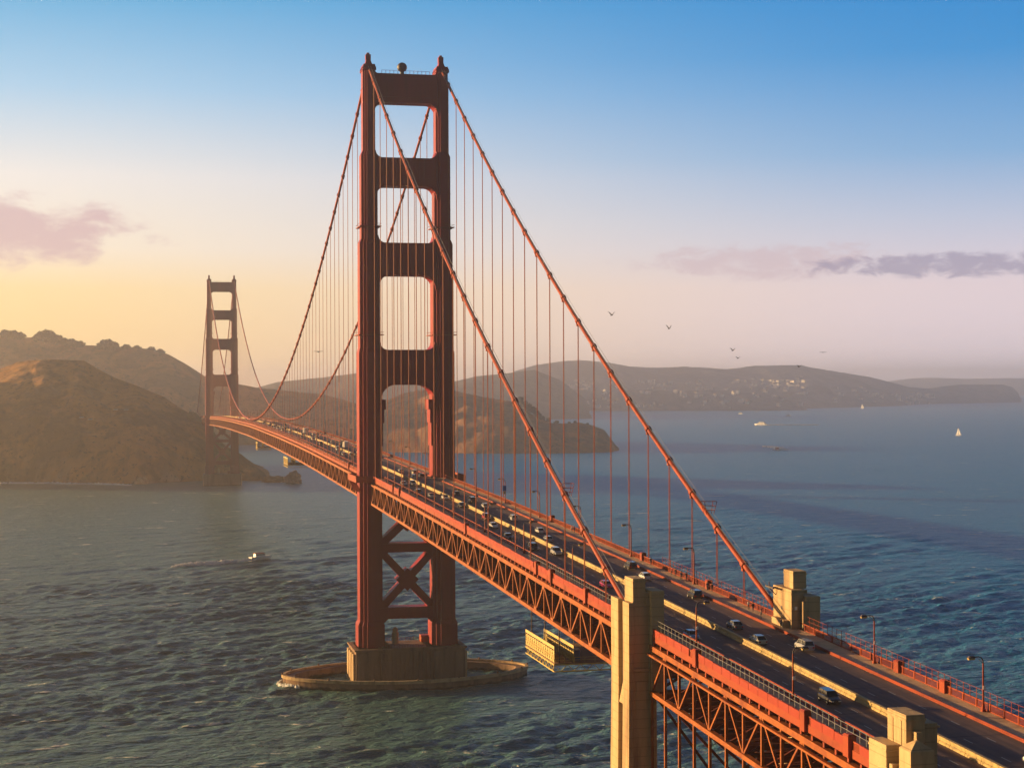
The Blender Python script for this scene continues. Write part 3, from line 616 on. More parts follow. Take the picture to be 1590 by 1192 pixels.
# oval fender ring
e = empty('fender_ring', (0, 0, 0)); tag(e, 'low oval concrete fender ring in the water round the near tower pier', 'pier fender')
def oval(a, b, n=96, ex=1.75): return [(math.copysign(abs(math.cos(t))**(2/ex), math.cos(t))*a, math.copysign(abs(math.sin(t))**(2/ex), math.sin(t))*b) for t in np.linspace(0, 2*math.pi, n, endpoint=False)]
A_, B_ = oval(46, 25), oval(41.8, 21.6); n = len(A_)
q = MB(); q.add([(x, y, z) for z in (-5, 2.9) for x, y in A_]+[(x, y, z) for z in (-5, 2.9) for x, y in B_],
    [(i, (i+1) % n, n+(i+1) % n, n+i) for i in range(n)]+[(2*n+(i+1) % n, 2*n+i, 3*n+i, 3*n+(i+1) % n) for i in range(n)]+[(n+i, n+(i+1) % n, 3*n+(i+1) % n, 3*n+i) for i in range(n)])
q.build('wall', M['pier'], e)
A2, B2 = oval(46.5, 25.5), oval(45.2, 24.2)
q = MB(); q.add([(x, y, z) for z in (2.5, 3.6) for x, y in A2]+[(x, y, z) for z in (2.5, 3.6) for x, y in B2],
    [(i, (i+1) % n, n+(i+1) % n, n+i) for i in range(n)]+[(2*n+(i+1) % n, 2*n+i, 3*n+i, 3*n+(i+1) % n) for i in range(n)]+[(n+i, n+(i+1) % n, 3*n+(i+1) % n, 3*n+i) for i in range(n)]+[((i+1) % n, i, 2*n+i, 2*n+(i+1) % n) for i in range(n)])
q.build('coping', M['conc'], e)
for x, y in A_[::6]: q = MB(); q.box(x*1.004-.3, x*1.004+.3, y*1.004-.3, y*1.004+.3, 3.6, 4.2); q.build('bollard', M['pier'], e)

# ---------------------------------------------------------------- main cables, bands, suspenders
ZT = 228.3
ZS, YE = 69.6, 334.0
def cz(y):
    if y < 0:
        t = -y/YE; return ZT+(ZS-ZT)*t-4*8.6*t*(1-t)
    if y <= 1280: return 85.2+(ZT-85.2)*((y-640)/640)**2
    t = (y-1280)/343; return ZT+(76-ZT)*t-4*8.6*t*(1-t)
sp_y = [-15.24*k for k in range(1, 22)]+[15.24*k for k in range(1, 84)]+[1280+15.24*k for k in range(1, 22)]
ropes_far = MB(); allsus = []
for s, lab in ((-1, 'left hand main cable with bands, crossing in front of the near tower'), (1, 'right hand main cable, running down to the pylon on the far side of the road')):
    q = MB(); ys = np.concatenate([np.linspace(-YE-2, -3, 70), np.linspace(-3, 3, 5)[1:-1], np.linspace(3, 1277, 150), np.linspace(1283, 1623, 40)])
    q.tube([(s*CX, y, min(cz(y), ZT+.15)) for y in ys], .52, 8); c = q.build('main_cable', M['orange2'], bridge, smooth=True); c['label'] = lab
    q = MB()
    for e in (-1, 1): q.tube([(s*CX+e*.42, y, cz(y)+1.25) for y in np.concatenate([np.linspace(-YE, -4, 60)])], .045, 4)
    q.build('hand_rope', M['grey'], c)
    for y in sp_y:
        if y < 640: 
            d = 2.0 if y < 0 else 1.6
            sl = (cz(y+1)-cz(y-1))/2; v = Vector((0, 1, sl)).normalized()*.75; p = Vector((s*CX, y, cz(y)))
            q = MB(); q.tube([p-v, p-v*.8, p+v*.8, p+v], [.56, .76, .76, .56], 8); q.box(s*CX-.42, s*CX+.42, y-.4, y+.4, cz(y)-1.25, cz(y)-.2)
            q.build('cable_band', M['orange2'], c)
    if s > 0 or 1:
        for yb in (-300 if s > 0 else -291,):       # inspection cage on the cable
            q = MB(); z = cz(yb)
            for dx in (-1.3, 1.3):
                for dy in (-1.2, 1.2): q.bar((s*CX+dx*.6, yb+dy*.6, z+.4), (s*CX+dx, yb+dy, z+3.0), .09, .09)
            for zz in (1.2, 2.1, 3.0):
                f = .6+.4*(zz-.4)/2.6
                for a, b in (((-1, -1), (1, -1)), ((1, -1), (1, 1)), ((1, 1), (-1, 1)), ((-1, 1), (-1, -1))): q.bar((s*CX+a[0]*1.3*f, yb+a[1]*1.2*f, z+zz), (s*CX+b[0]*1.3*f, yb+b[1]*1.2*f, z+zz), .08, .08)
            q.build('inspection_cage', M['orange2'], c)
    for y in sp_y: allsus.append((math.hypot(y-CAM.y, s*CX-CAM.x), s, y))
allsus.sort()
for k, (d, s, y) in enumerate(allsus):
    zt, zb = cz(y)-.9, dk(y)-1.2
    if zt-zb < 1.2: continue
    q = MB() if k < 100 else ropes_far
    for dy in (-.32, .32): q.tube([(s*CX, y+dy, zb), (s*CX, y+dy, zt)], .075, 5, cap=False)
    if k < 100: q.build('suspender', M['orange2'], bridge, smooth=True)
ropes_far.build('suspender', M['orange2'], bridge)['kind'] = 'stuff'

# ---------------------------------------------------------------- stiffening trusses, floor, walkways
def zspan(y0, y1): return [y for y in YS if y0-1 <= y <= y1+1]
def truss(y0, y1, s, lab):
    ys = list(np.linspace(y0, y1, int(round((y1-y0)/PAN))+1)); n = len(ys)
    q = MB()
    for i, y in enumerate(ys):
        z = dk(y); q.bar((s*CX, y, z-2.2), (s*CX, y, z-8.8), .46, .38)
        if i+1 < n:
            y2 = ys[i+1]; z2 = dk(y2)
            if i % 2: q.bar((s*CX, y, z-2.3), (s*CX, y2, z2-8.9), .52, .46)
            else: q.bar((s*CX, y, z-8.9), (s*CX, y2, z2-2.3), .52, .46)
        if i % 2 == 0: q.box(s*CX-.36, s*CX+.36, y-1.1, y+1.1, z-9.15, z-8.0)
        else: q.box(s*CX-.36, s*CX+.36, y-1.0, y+1.0, z-3.1, z-2.0)
    o = q.build('stiffening_truss', M['truss'], bridge); o['label'] = lab
    for nm, dz, hh in (('top_chord', -1.95, .95), ('bottom_chord', -9.0, .85)):
        q = MB(); w_ = .5; q.sweep([(s*CX-w_, dz-hh/2), (s*CX+w_, dz-hh/2), (s*CX+w_, dz+hh/2), (s*CX-w_, dz+hh/2)], ys, dk); q.build(nm, M['truss'], o)
for s, side in ((-1, 'left'), (1, 'right')):
    truss(S0+3, -7.4, s, side+' hand lattice truss under the side span'); truss(7.4, 1272, s, side+' hand lattice truss under the main span'); truss(1288, 1623, s, side+' hand lattice truss beyond the far tower')
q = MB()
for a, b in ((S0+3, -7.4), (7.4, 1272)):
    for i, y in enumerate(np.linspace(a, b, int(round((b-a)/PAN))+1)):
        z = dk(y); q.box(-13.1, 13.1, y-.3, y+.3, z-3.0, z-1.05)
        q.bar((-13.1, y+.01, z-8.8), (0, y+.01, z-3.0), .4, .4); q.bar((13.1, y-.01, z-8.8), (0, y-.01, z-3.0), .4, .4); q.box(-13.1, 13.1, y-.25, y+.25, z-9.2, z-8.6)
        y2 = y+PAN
        if y2 < b: zh = dk(y+PAN/2); q.box(-13.1, 13.1, y+PAN/2-.12, y+PAN/2+.12, zh-9.35, zh-8.5)  # half-panel strut added to close the see-through underside and make it dark
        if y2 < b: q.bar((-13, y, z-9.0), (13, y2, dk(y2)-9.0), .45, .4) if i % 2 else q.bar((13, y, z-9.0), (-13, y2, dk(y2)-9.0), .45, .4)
o = q.build('floor_beam_and_added_strut', M['shade_steel'], bridge); o['kind'] = 'stuff'
YR = [y for y in YS]
q = MB(); q.sweep([(-9.6, -1.0), (9.6, -1.0), (9.6, -.03), (-9.6, -.03)], YR, dk)
for x in (-12.2, 12.2): q.sweep([(x-1.5, -.45), (x+1.5, -.45), (x+1.5, .10), (x-1.5, .10)], YR, dk)
q.build('deck_slab', M['orange2'], bridge)
ro = MB(); ro.sweep([(-9.4, -.02), (9.4, -.02), (9.4, 0), (-9.4, 0)], YR, dk); tag(ro.build('road', M['asph']), kind='structure')
wk = MB()
for x0, x1 in ((-13.45, -9.75), (9.75, 13.45)): wk.sweep([(x0, .11), (x1, .11), (x1, .16), (x0, .16)], YR, dk)
tag(wk.build('pavement', M['walk']), kind='structure')
ml = MB()
for x in (-6.3, -3.9, 3.0, 6.2):
    y = -555
    while y < 1270:
        for yy in (y,): ml.add([(x-.08, yy, dk(yy)+.012), (x+.08, yy, dk(yy)+.012), (x+.08, yy+2.4, dk(yy+2.4)+.012), (x-.08, yy+2.4, dk(yy+2.4)+.012)], [(0, 1, 2, 3)])
        y += 9.6
tag(ml.build('lane_markings', M['white']), kind='structure')
# kerb rails beside the road, outer railings
def railing(x, label, h=1.25, out=True, picket=True, y0=-560, y1=1623):
    q = MB(); ys = [y for y in YS if y0 <= y <= y1]
    pw = .085 if x < 0 else .04
    q.sweep([(x-.09, h-.06), (x+.09, h-.06), (x+.09, h+.08), (x-.09, h+.08)], ys, dk)
    q.sweep([(x-.06, .2), (x+.06, .2), (x+.06, .3), (x-.06, .3)], ys, dk)
    y = y0
    while y < min(y1, 700):
        z = dk(y)
        if picket and not (abs(y) < 11 or abs(y-S0) < 8): q.box(x-.03, x+.03, y-pw, y+pw, z+.3, z+h-.06)
        y += .27 if y < 250 else .54
    y = y0
    while y < y1:
        z = dk(y); q.box(x-.11, x+.11, y-.13, y+.13, z, z+h+.12); y += PAN/2
    o = q.build('railing', M['orange2'], bridge); o['label'] = label; return o
railing(-13.55, 'left hand outer railing of closely set orange bars')
q = MB(); y = -437.0; k = 0; rp = random.Random(8)       # solid orange panels fixed outside the left hand railing
while y < -12:
    if not (-349 < y+1.9 < -335 or abs(y+1.9) < 11 or min(abs(y+1.9-t_) for t_ in (-430, -416, -372, -306, -278, -265, -185, -72, -58)) < 1.7):
        h = 1.32+rp.choice((0, 0, 0, .12, -.08)); za, zb_ = dk(y+.04), dk(y+3.72)
        v = [(-13.76, y+.04, za+.22), (-13.66, y+.04, za+.22), (-13.66, y+.04, za+h), (-13.76, y+.04, za+h)]; v += [(a, y+3.72, z-za+zb_) for a, b, z in v]
        q.add(v, [(0, 1, 2, 3), (7, 6, 5, 4), (0, 4, 5, 1), (1, 5, 6, 2), (2, 6, 7, 3), (3, 7, 4, 0)])
    y += PAN/2
q.build('railing_panel', M['panel'], bridge)['kind'] = 'stuff'
railing(13.55, 'right hand outer railing of orange bars beside the open walkway')
q = MB()        # fascia girder under the outer railing
for s in (-1, 1): q.sweep([(s*13.62-.1, -.85), (s*13.62+.1, -.85), (s*13.62+.1, .22), (s*13.62-.1, .22)], YR, dk)
q.build('fascia', M['orange2'], bridge)
q = MB()        # brackets below the fascia
y = -552
while y < 700:
    for s in (-1, 1): q.box(s*13.62-.25, s*13.62+.25, y-.25, y+.25, dk(y)-1.5, dk(y)-.85)
    y += PAN/2
q.build('fascia_bracket', M['orange2'], bridge)['kind'] = 'stuff'
def kerb(x, lab, hgt):
    q = MB(); ys = YR; q.sweep([(x-.16, 0), (x+.16, 0), (x+.16, .2), (x-.16, .2)], ys, dk)
    for h in hgt: q.sweep([(x-.11, h-.09), (x+.11, h-.09), (x+.11, h+.09), (x-.11, h+.09)], ys, dk)
    y = -556
    while y < 1270: q.box(x-.09, x+.09, y-.1, y+.1, dk(y)+.2, dk(y)+max(hgt)-.05); y += PAN/2
    o = q.build('kerb_rail', M['orange2'], bridge); o['label'] = lab
kerb(9.58, 'right hand kerb rail of two sunlit bands', (.18, .34))
kerb(-9.58, 'left hand dark kerb rail between walkway and road', (.55, 1.0))
# slender posts of the safety fence above the railings near the pylons
for x, ya, yb, lab in ((-13.3, -440, -255, 'left hand fence of thin pale posts above the railing'), (13.35, -560, -352, 'right hand mesh fence above the railing'), (13.35, -335, -270, 'fence of thin pale posts by the right hand pylon')):
    q = MB(); y = ya
    while y < yb:
        q.box(x-.035, x+.035, y-.035, y+.035, dk(y)+1.2, dk(y)+2.9); y += 1.9
    ys = list(np.linspace(ya, yb, 30))
    for h in (2.1, 2.85): q.sweep([(x-.02, h-.02), (x+.02, h-.02), (x+.02, h+.02), (x-.02, h+.02)], ys, dk)
    q.build('safety_fence', M['grey'] if x < 0 else M['orange2'], bridge)['label'] = lab
q = MB()
pil_L = [-430, -416, -372, -306, -278, -265, -185, -72, -58, 30, 60]
pil_R = [-470, -435, -402, -387, -300, -255, -170]
for s, L_ in ((-1, pil_L), (1, pil_R)):
    for y in L_:
        p = MB(); z = dk(y); p.box(s*13.62-.55, s*13.62+.55, y-.8, y+.8, z-.85, z+1.75); p.frustum((s*13.62-.62, s*13.62+.62, y-.9, y+.9, z+1.75), (s*13.62-.4, s*13.62+.4, y-.6, y+.6, z+2.0)); p.build('railing_post', M['orange2'], bridge)
# net arms under the right hand side of the side span
for k in range(24):
    y = -305+k*9.5
    if y > -20: break
    p = MB(); z = dk(y)-9.3; p.bar((13.4, y, z+.3), (18.4, y, z-.1), .22, .26); p.bar((18.4, y, z-.1), (19.4, y, z+.9), .2, .22); p.build('net_arm', M['orange2'], bridge)

# ---------------------------------------------------------------- movable median barrier
mb = MB(); xb = -.9; y = -556
while y < 1265:
    y2 = y+3.9; z, z2 = dk(y), dk(y2)
    sec = [(-.30, .02), (.30, .02), (.28, .22), (.15, .40), (.15, .72), (.24, .76), (.24, .95), (-.24, .95), (-.24, .76), (-.15, .72), (-.15, .40), (-.28, .22)]
    mb.sweep([(xb+x, dz) for x, dz in sec], [y, y2], dk); y += 4.0
tag(mb.build('median_barrier', M['barr']), 'continuous pale yellow traffic barrier down the middle of the bridge road', 'barrier')

# ---------------------------------------------------------------- concrete pylons
def pylon(name, boxes, lab, extras=None):
    e = empty(name, (0, 0, 0)); tag(e, lab, 'pylon'); 
    for nm, L_ in boxes:
        q = MB()
        for b in L_:
            if len(b) == 6: q.box(*b)
            else: q.frustum(b[0], b[1])
        q.build(nm, M['conc'], e, bevel=.06)
    return e
ex = [('shaft', [((-17.6, -12.4, -348.4, -336.8, -3), (-16.8, -12.6, -347.6, -337.4, 60)), (-16.8, -12.6, -347.6, -337.4, 60, 71.2)]),
    ('buttress', [((-18.3, -17.2, -348.7, -343.9, -3), (-17.6, -16.8, -348.0, -344.2, 57)), (-17.6, -16.75, -348.0, -344.2, 57, 71.9)]),
    ('buttress', [((-18.3, -17.2, -341.9, -336.4, -3), (-17.6, -16.8, -341.5, -337.0, 57)), (-17.6, -16.75, -341.5, -337.0, 57, 71.9)]),
    ('sill', [((-17.5, -16.75, -344.3, -341.4, 54), (-16.9, -16.75, -344.3, -341.4, 57.5))]),
    ('cap', [(-16.7, -14.5, -347.5, -342.5, 71.2, 76.0), (-16.78, -14.42, -347.6, -342.4, 75.2, 75.5), (-16.78, -14.42, -347.6, -342.4, 71.9, 72.2)]),
    ('side_block', [(-13.9, -11.6, -349.0, -343.4, 56, 74.0), (-13.98, -11.5, -349.1, -343.3, 73.2, 73.5), (-14.5, -13.9, -347.9, -344.6, 71.2, 73.6)]),
    ('ledge', [(-16.9, -11.5, -348.0, -347.6, 60.2, 60.7), (-16.2, -14.4, -347.75, -347.6, 30, 58.5)])]
pylon('concrete_pylon', ex, 'tall slim concrete pylon at the left deck edge under the foot of the left cable')
ex = [('shaft', [(11.9, 14.1, -348.2, -339.6, 30, 73.3), (11.82, 14.18, -348.3, -339.5, 72.4, 72.7)]),
    ('cap', [(12.8, 15.3, -346.8, -342.4, 73.3, 76.4), (12.72, 15.38, -346.9, -342.3, 75.7, 75.95)]),
    ('side_block', [(14.1, 16.8, -349.4, -344.6, 30, 72.2)]), ('buttress', [(13.5, 14.1, -349.6, -348.6, 60, 71.4)]), ('side_block', [(14.1, 16.4, -344.6, -340.2, 30, 72.8)])]
e2 = pylon('concrete_pylon', ex, 'stepped concrete pylon on the right hand walkway across the road')
q = MB(); q.bar((10.6, -341.0, 73.0), (12.0, -341.0, 73.0), .3, .14); q.bar((10.7, -341.0, 72.9), (11.9, -341.0, 71.6), .12, .12); q.bar((10.6, -341.0, 72.9), (10.6, -341.0, 74.0), .14, .14); q.bar((10.6, -343.2, 73.1), (10.6, -339.4, 73.1), .3, .3)
q.build('bracket', M['dark'], e2)
q = MB(); q.box(10.9, 11.88, -347.0, -341.4, 66, 67.9); q.build('plinth', M['conc'], e2)
q = MB(); q.box(11.86, 11.9, -344.0, -343.4, 69.4, 70.0); q.build('notice_plate', M['dark'], e2)
q = MB(); q.box(12.5, 13.0, -348.25, -348.2, 69.8, 70.4); q.build('notice_plate', M['boatwhite'], e2)
ex = [('shaft', [(-16.0, -10.6, -447.2, -442.0, -3, 65.8)]), ('buttress', [(-16.3, -14.5, -446.2, -441.5, 50, 67.8), (-16.38, -14.44, -446.3, -441.4, 67.0, 67.25)]),
    ('cap', [(-14.45, -12.1, -447.5, -442.6, 65.8, 71.4), (-14.53, -14.4, -446.4, -445.9, 60, 70.6), (-14.53, -14.4, -444.2, -443.7, 60, 70.6), (-14.55, -12.0, -447.6, -442.5, 70.7, 70.95)]),
    ('side_block', [(-12.1, -10.2, -446.8, -442.4, 56, 70.2), (-12.1, -9.9, -446.9, -442.3, 69.7, 69.95)]), ('side_block', [(-13.7, -12.9, -448.6, -447.5, 56, 69.6)]),
    ('front_block', [(-15.4, -12.5, -450.6, -447.6, 50, 67.9), ((-15.4, -12.5, -450.6, -447.6, 67.9), (-14.2, -13.7, -449.4, -448.8, 68.8))])]
pylon('concrete_pylon', ex, 'stepped concrete pylon cut off by the bottom edge beside the near road')
# ---------------------------------------------------------------- steel arch approach span between the pylons
ap = empty('approach_span', (0, -395, 0)); tag(ap, 'orange lattice approach span on slender columns between the two left hand pylons', 'bridge span')
ya, yb = -437.4, -348.6; ysn = list(np.linspace(ya, yb, 13)); off = lambda p: (p[0], p[1]+395, p[2])
def arch(y): t = (y-(ya+yb)/2)/((yb-ya)/2); return 44-24*t*t
for s in (-1, 1):
    q = MB(); L_ = [(s*CX, y, dk(y)) for y in ysn]
    for i, y in enumerate(ysn):
        z = dk(y)
        if i+1 < len(ysn):
            y2 = ysn[i+1]; z2 = dk(y2)
            if i % 2: q.bar(off((s*CX, y, z-2.2)), off((s*CX, y2, z2-9.6)), .34, .34)
            else: q.bar(off((s*CX, y, z-9.6)), off((s*CX, y2, z2-2.2)), .34, .34)
    q.build('lattice', M['truss'], ap)
    for nm, dz, h in (('top_chord', -1.95, .9), ('bottom_chord', -9.7, .75), ('service_rail', -3.0, .3)):
        q = MB(); w_ = .45 if dz != -3 else .3; xo = s*CX+(s*.7 if dz == -3.0 else 0)
        q.sweep([(xo-w_, dz-h/2), (xo+w_, dz-h/2), (xo+w_, dz+h/2), (xo-w_, dz+h/2)], ysn, dk); q.v = [off(p) for p in q.v]; q.build(nm, M['truss'], ap)
    for i, y in enumerate(ysn):
        q = MB(); q.bar(off((s*CX, y, dk(y)-2.2)), off((s*CX, y, arch(y)-.3)), .42, .42); q.build('column', M['truss'], ap)
    q = MB(); yy = np.linspace(ya, yb, 25)
    for dz in (0, -4.5): q.tube([off((s*CX, y, arch(y)+dz)) for y in yy], .55, 4)
    for k in range(24): q.bar(off((s*CX, yy[k], arch(yy[k]))), off((s*CX, yy[k+1], arch(yy[k+1])-4.5)), .3, .3)
    q.build('arch_rib', M['orange2'], ap)
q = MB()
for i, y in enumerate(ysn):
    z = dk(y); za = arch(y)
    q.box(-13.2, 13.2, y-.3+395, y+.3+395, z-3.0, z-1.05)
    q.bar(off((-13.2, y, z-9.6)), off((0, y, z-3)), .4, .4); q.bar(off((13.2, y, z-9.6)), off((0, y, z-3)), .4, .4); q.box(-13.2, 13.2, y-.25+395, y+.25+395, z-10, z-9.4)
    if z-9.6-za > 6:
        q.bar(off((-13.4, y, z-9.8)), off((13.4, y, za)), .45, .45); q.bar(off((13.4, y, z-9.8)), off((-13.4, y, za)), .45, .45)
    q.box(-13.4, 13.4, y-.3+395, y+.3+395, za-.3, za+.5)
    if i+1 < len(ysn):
        y2 = ysn[i+1]; yh = (y+y2)/2; zh = dk(yh); q.box(-13.2, 13.2, yh-.12+395, yh+.12+395, zh-10.1, zh-9.2)  # extra strut between frames, added so the span's underside reads dark
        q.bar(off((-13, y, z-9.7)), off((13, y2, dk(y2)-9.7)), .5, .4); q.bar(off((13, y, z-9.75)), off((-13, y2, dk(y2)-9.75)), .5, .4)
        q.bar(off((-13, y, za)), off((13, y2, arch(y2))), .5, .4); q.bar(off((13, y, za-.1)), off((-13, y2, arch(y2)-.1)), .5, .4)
q.build('sway_frame_and_added_strut', M['shade_steel'], ap)
# ---------------------------------------------------------------- hanging work platforms
def platform(y0, y1, zf, lab, x0=-15.2, x1=13.5, deckclear=9.3):
    yc = (y0+y1)/2; e = empty('work_platform', (0, yc, zf)); tag(e, lab, 'work platform'); L = (y1-y0)/2
    q = MB(); q.box(x0, x1, -L, L, -.15, 0); q.build('floor', M['plank'], e)
    q = MB()
    for y in (-L, L):
        q.bar((x0, y, -.3), (x1, y, -.3), .2, .25); q.bar((x0, y, -1.7), (x1, y, -1.7), .2, .22)
        k = x0
        while k < x1-1: q.bar((k, y, -.3), (k+1.4, y, -1.7), .12, .12); q.bar((k+1.4, y, -1.7), (k+2.8, y, -.3), .12, .12); k += 2.8
    for x in (x0, x1):
        q.bar((x, -L, -.3), (x, L, -.3), .25, .25); q.bar((x, -L, -1.7), (x, L, -1.7), .2, .22); k = -L
        while k < L-1: q.bar((x, k, -.3), (x, k+1.4, -1.7), .12, .12); q.bar((x, k+1.4, -1.7), (x, min(L, k+2.8), -.3), .12, .12); k += 2.8
    q.build('floor_truss', M['yel'], e)
    for x in (x0, x0+4.2) if True else ():
        q = MB(); y = -L
        while y <= L+.01:
            q.bar((x, y, 0), (x, y, 3.5), .12, .12)
            if y+2 <= L: q.bar((x, y, .1), (x, y+2, 2.4), .07, .07)
            y += 2.0
        for h in (.5, 1.1, 1.7, 2.3): q.bar((x, -L, h), (x, L, h), .08, .1)
        q.box(x-.05, x+.05, -L, L, 2.9, 3.6); q.box(x+.05, x+.08, -L, L if x == x0 else L, .15, 2.6); q.build('mesh_screen', M['scaf'], e)
    for y in (-L, L):
        q = MB(); x = x0
        while x < x1: q.bar((x, y, 0), (x, y, 1.2), .07, .07); x += 2.2
        for h in (.6, 1.15): q.bar((x0, y, h), (x1, y, h), .06, .06)
        q.build('guard_rail', M['scaf'], e)
    q = MB()
    for x in (-13.2, 13.2):
        for y in (-L+.6, 0, L-.6): q.bar((x, y, 0), (x, y, dk(yc+y)-deckclear-zf), .2, .2)
    q.build('hanger', M['dark'], e)
    return e
platform(-283, -257, 51.2, 'yellow scaffold platform hung under the deck beside the left hand concrete pylon', x0=-14.4)
platform(318, 344, 66.0, 'small yellow scaffold platform hung under the main span nearer the near tower', x0=-15, x1=2)
platform(545, 560, 67.5, 'tiny yellow scaffold platform hung under the main span nearer the far tower', x0=-15, x1=-6)
p = at(888, 1021, 1, -279.5); e = empty('portable_toilet', (-8.9, -280.2, 51.2)); tag(e, 'bright blue portable toilet standing on the yellow hanging scaffold platform', 'portable toilet')
q = MB(); q.box(-.65, .65, -.65, .65, .1, 2.3); q.box(-.7, .7, -.7, .7, 0, .1); q.build('cabin', M['blue'], e)
q = MB(); q.frustum((-.68, .68, -.68, .68, 2.3), (-.45, .45, -.45, .45, 2.62)); q.build('roof', M['boatwhite'], e)
q = MB(); q.box(-.45, .45, -.69, -.65, .2, 2.1); q.build('door', M['blue'], e)

# ---------------------------------------------------------------- street lamps
def lamp_tpl():
    q = MB(); q.tube([(0, 0, 0), (0, 0, 1.0), (0, 0, 1.05), (0, 0, 7.2)], [.24, .22, .16, .12], 8); q.box(-.3, .3, -.3, .3, 0, .35); a = q.mesh('pole', M['orange2'], False)
    q = MB(); pts = [(0, 0, 7.1), (-.05, 0, 7.6), (-.3, 0, 8.0), (-.75, 0, 8.15), (-1.6, 0, 8.12)]; q.tube(pts, .10, 6); q.bar((0, 0, 7.1), (-.9, 0, 8.0), .07, .07); b = q.mesh('arm', M['dark'])
    q = MB(); q.frustum((-2.5, -1.4, -.34, .34, 7.98), (-2.3, -1.5, -.2, .2, 8.28)); c = q.mesh('lamp_head', M['dark'])
    q = MB(); q.frustum((-2.38, -1.5, -.24, .24, 7.72), (-2.48, -1.42, -.32, .32, 7.98)); d = q.mesh('lens', M['lampglass'])
    return a, b, c, d
LT = lamp_tpl()
ORD = ['nearest', 'second', 'third', 'fourth', 'fifth', 'sixth', 'seventh', 'eighth', 'ninth', 'tenth', 'eleventh', 'twelfth']
def lamp(x, y, label, group):
    e = empty('street_lamp', (x, y, dk(y)+.16), math.pi if x < 0 else 0); tag(e, label, 'street lamp', group); e.scale = (.92,)*3
    ob = []
    for nm, me in zip(('pole', 'arm', 'lamp_head', 'lens'), LT):
        o = bpy.data.objects.new(nm, me); COL.objects.link(o); o.parent = e if nm != 'lens' else ob[2]; ob.append(o)
    return e
ER = [-414.5, -379.8, -293, -248, -203, -158, -113, -68]
for i, y in enumerate(ER): lamp(12.9, y, ORD[i]+' lamp post along the right hand walkway, counted from the bottom right corner', 'lamp posts on the right hand walkway')
for i, y in enumerate([24, 69, 114]): lamp(12.9, y, ORD[i]+' lamp post seen through the opening of the near tower above the road', 'lamp posts just beyond the near tower')
for i, y in enumerate([159+45*k for k in range(22)]): lamp(12.9, y, 'small distant lamp post on the right of the main span past the near tower', 'distant lamp posts on the right of the main span')
WR = [-403, -361.5, -282, -237, -192, -147, -102, -57]
for i, y in enumerate(WR): lamp(-10.1, y, ORD[i]+' lamp post along the left of the road, counted from the bottom right corner', 'lamp posts on the left hand side of the road')
for i, y in enumerate([33+45*k for k in range(24)]): lamp(-10.1, y, 'small distant lamp post on the left of the main span past the near tower', 'distant lamp posts on the left of the main span')
e = empty('sign', (12.6, -113.3, dk(-113)+3.0)); tag(e, 'small blue and yellow sign fixed to a lamp post on the right hand walkway', 'sign')
q = MB(); q.box(-.55, .55, -.06, .0, .9, 2.6); q.build('panel', M['bluesign'], e); q = MB(); q.box(-.4, .4, -.06, 0, 0, .8); q.build('lower_plate', M['barr'], e)
for x, y in ((12.55, -379.95), (12.55, -414.65), (-10.1, -361.7), (-10.1, -403.2)):
    e = empty('sign', (x+.35 if x > 0 else x, y, dk(y)+3.2)); tag(e, {(12.55, -379.95): 'little pale plate on the second lamp post of the right hand walkway', (12.55, -414.65): 'little pale plate on the nearest lamp post of the right hand walkway',
        (-10.1, -361.7): 'little pale plate on the lamp post by the left hand pylon', (-10.1, -403.2): 'little pale plate on the lamp post by the bottom edge pylon'}[(x, y)], 'sign')
    q = MB(); q.box(-.18, .18, -.16, -.12, 0, .5); q.build('panel', M['boatwhite'], e); q = MB(); q.box(-.16, .16, -.12, -.02, .1, .2); q.build('bracket', M['grey'], e)

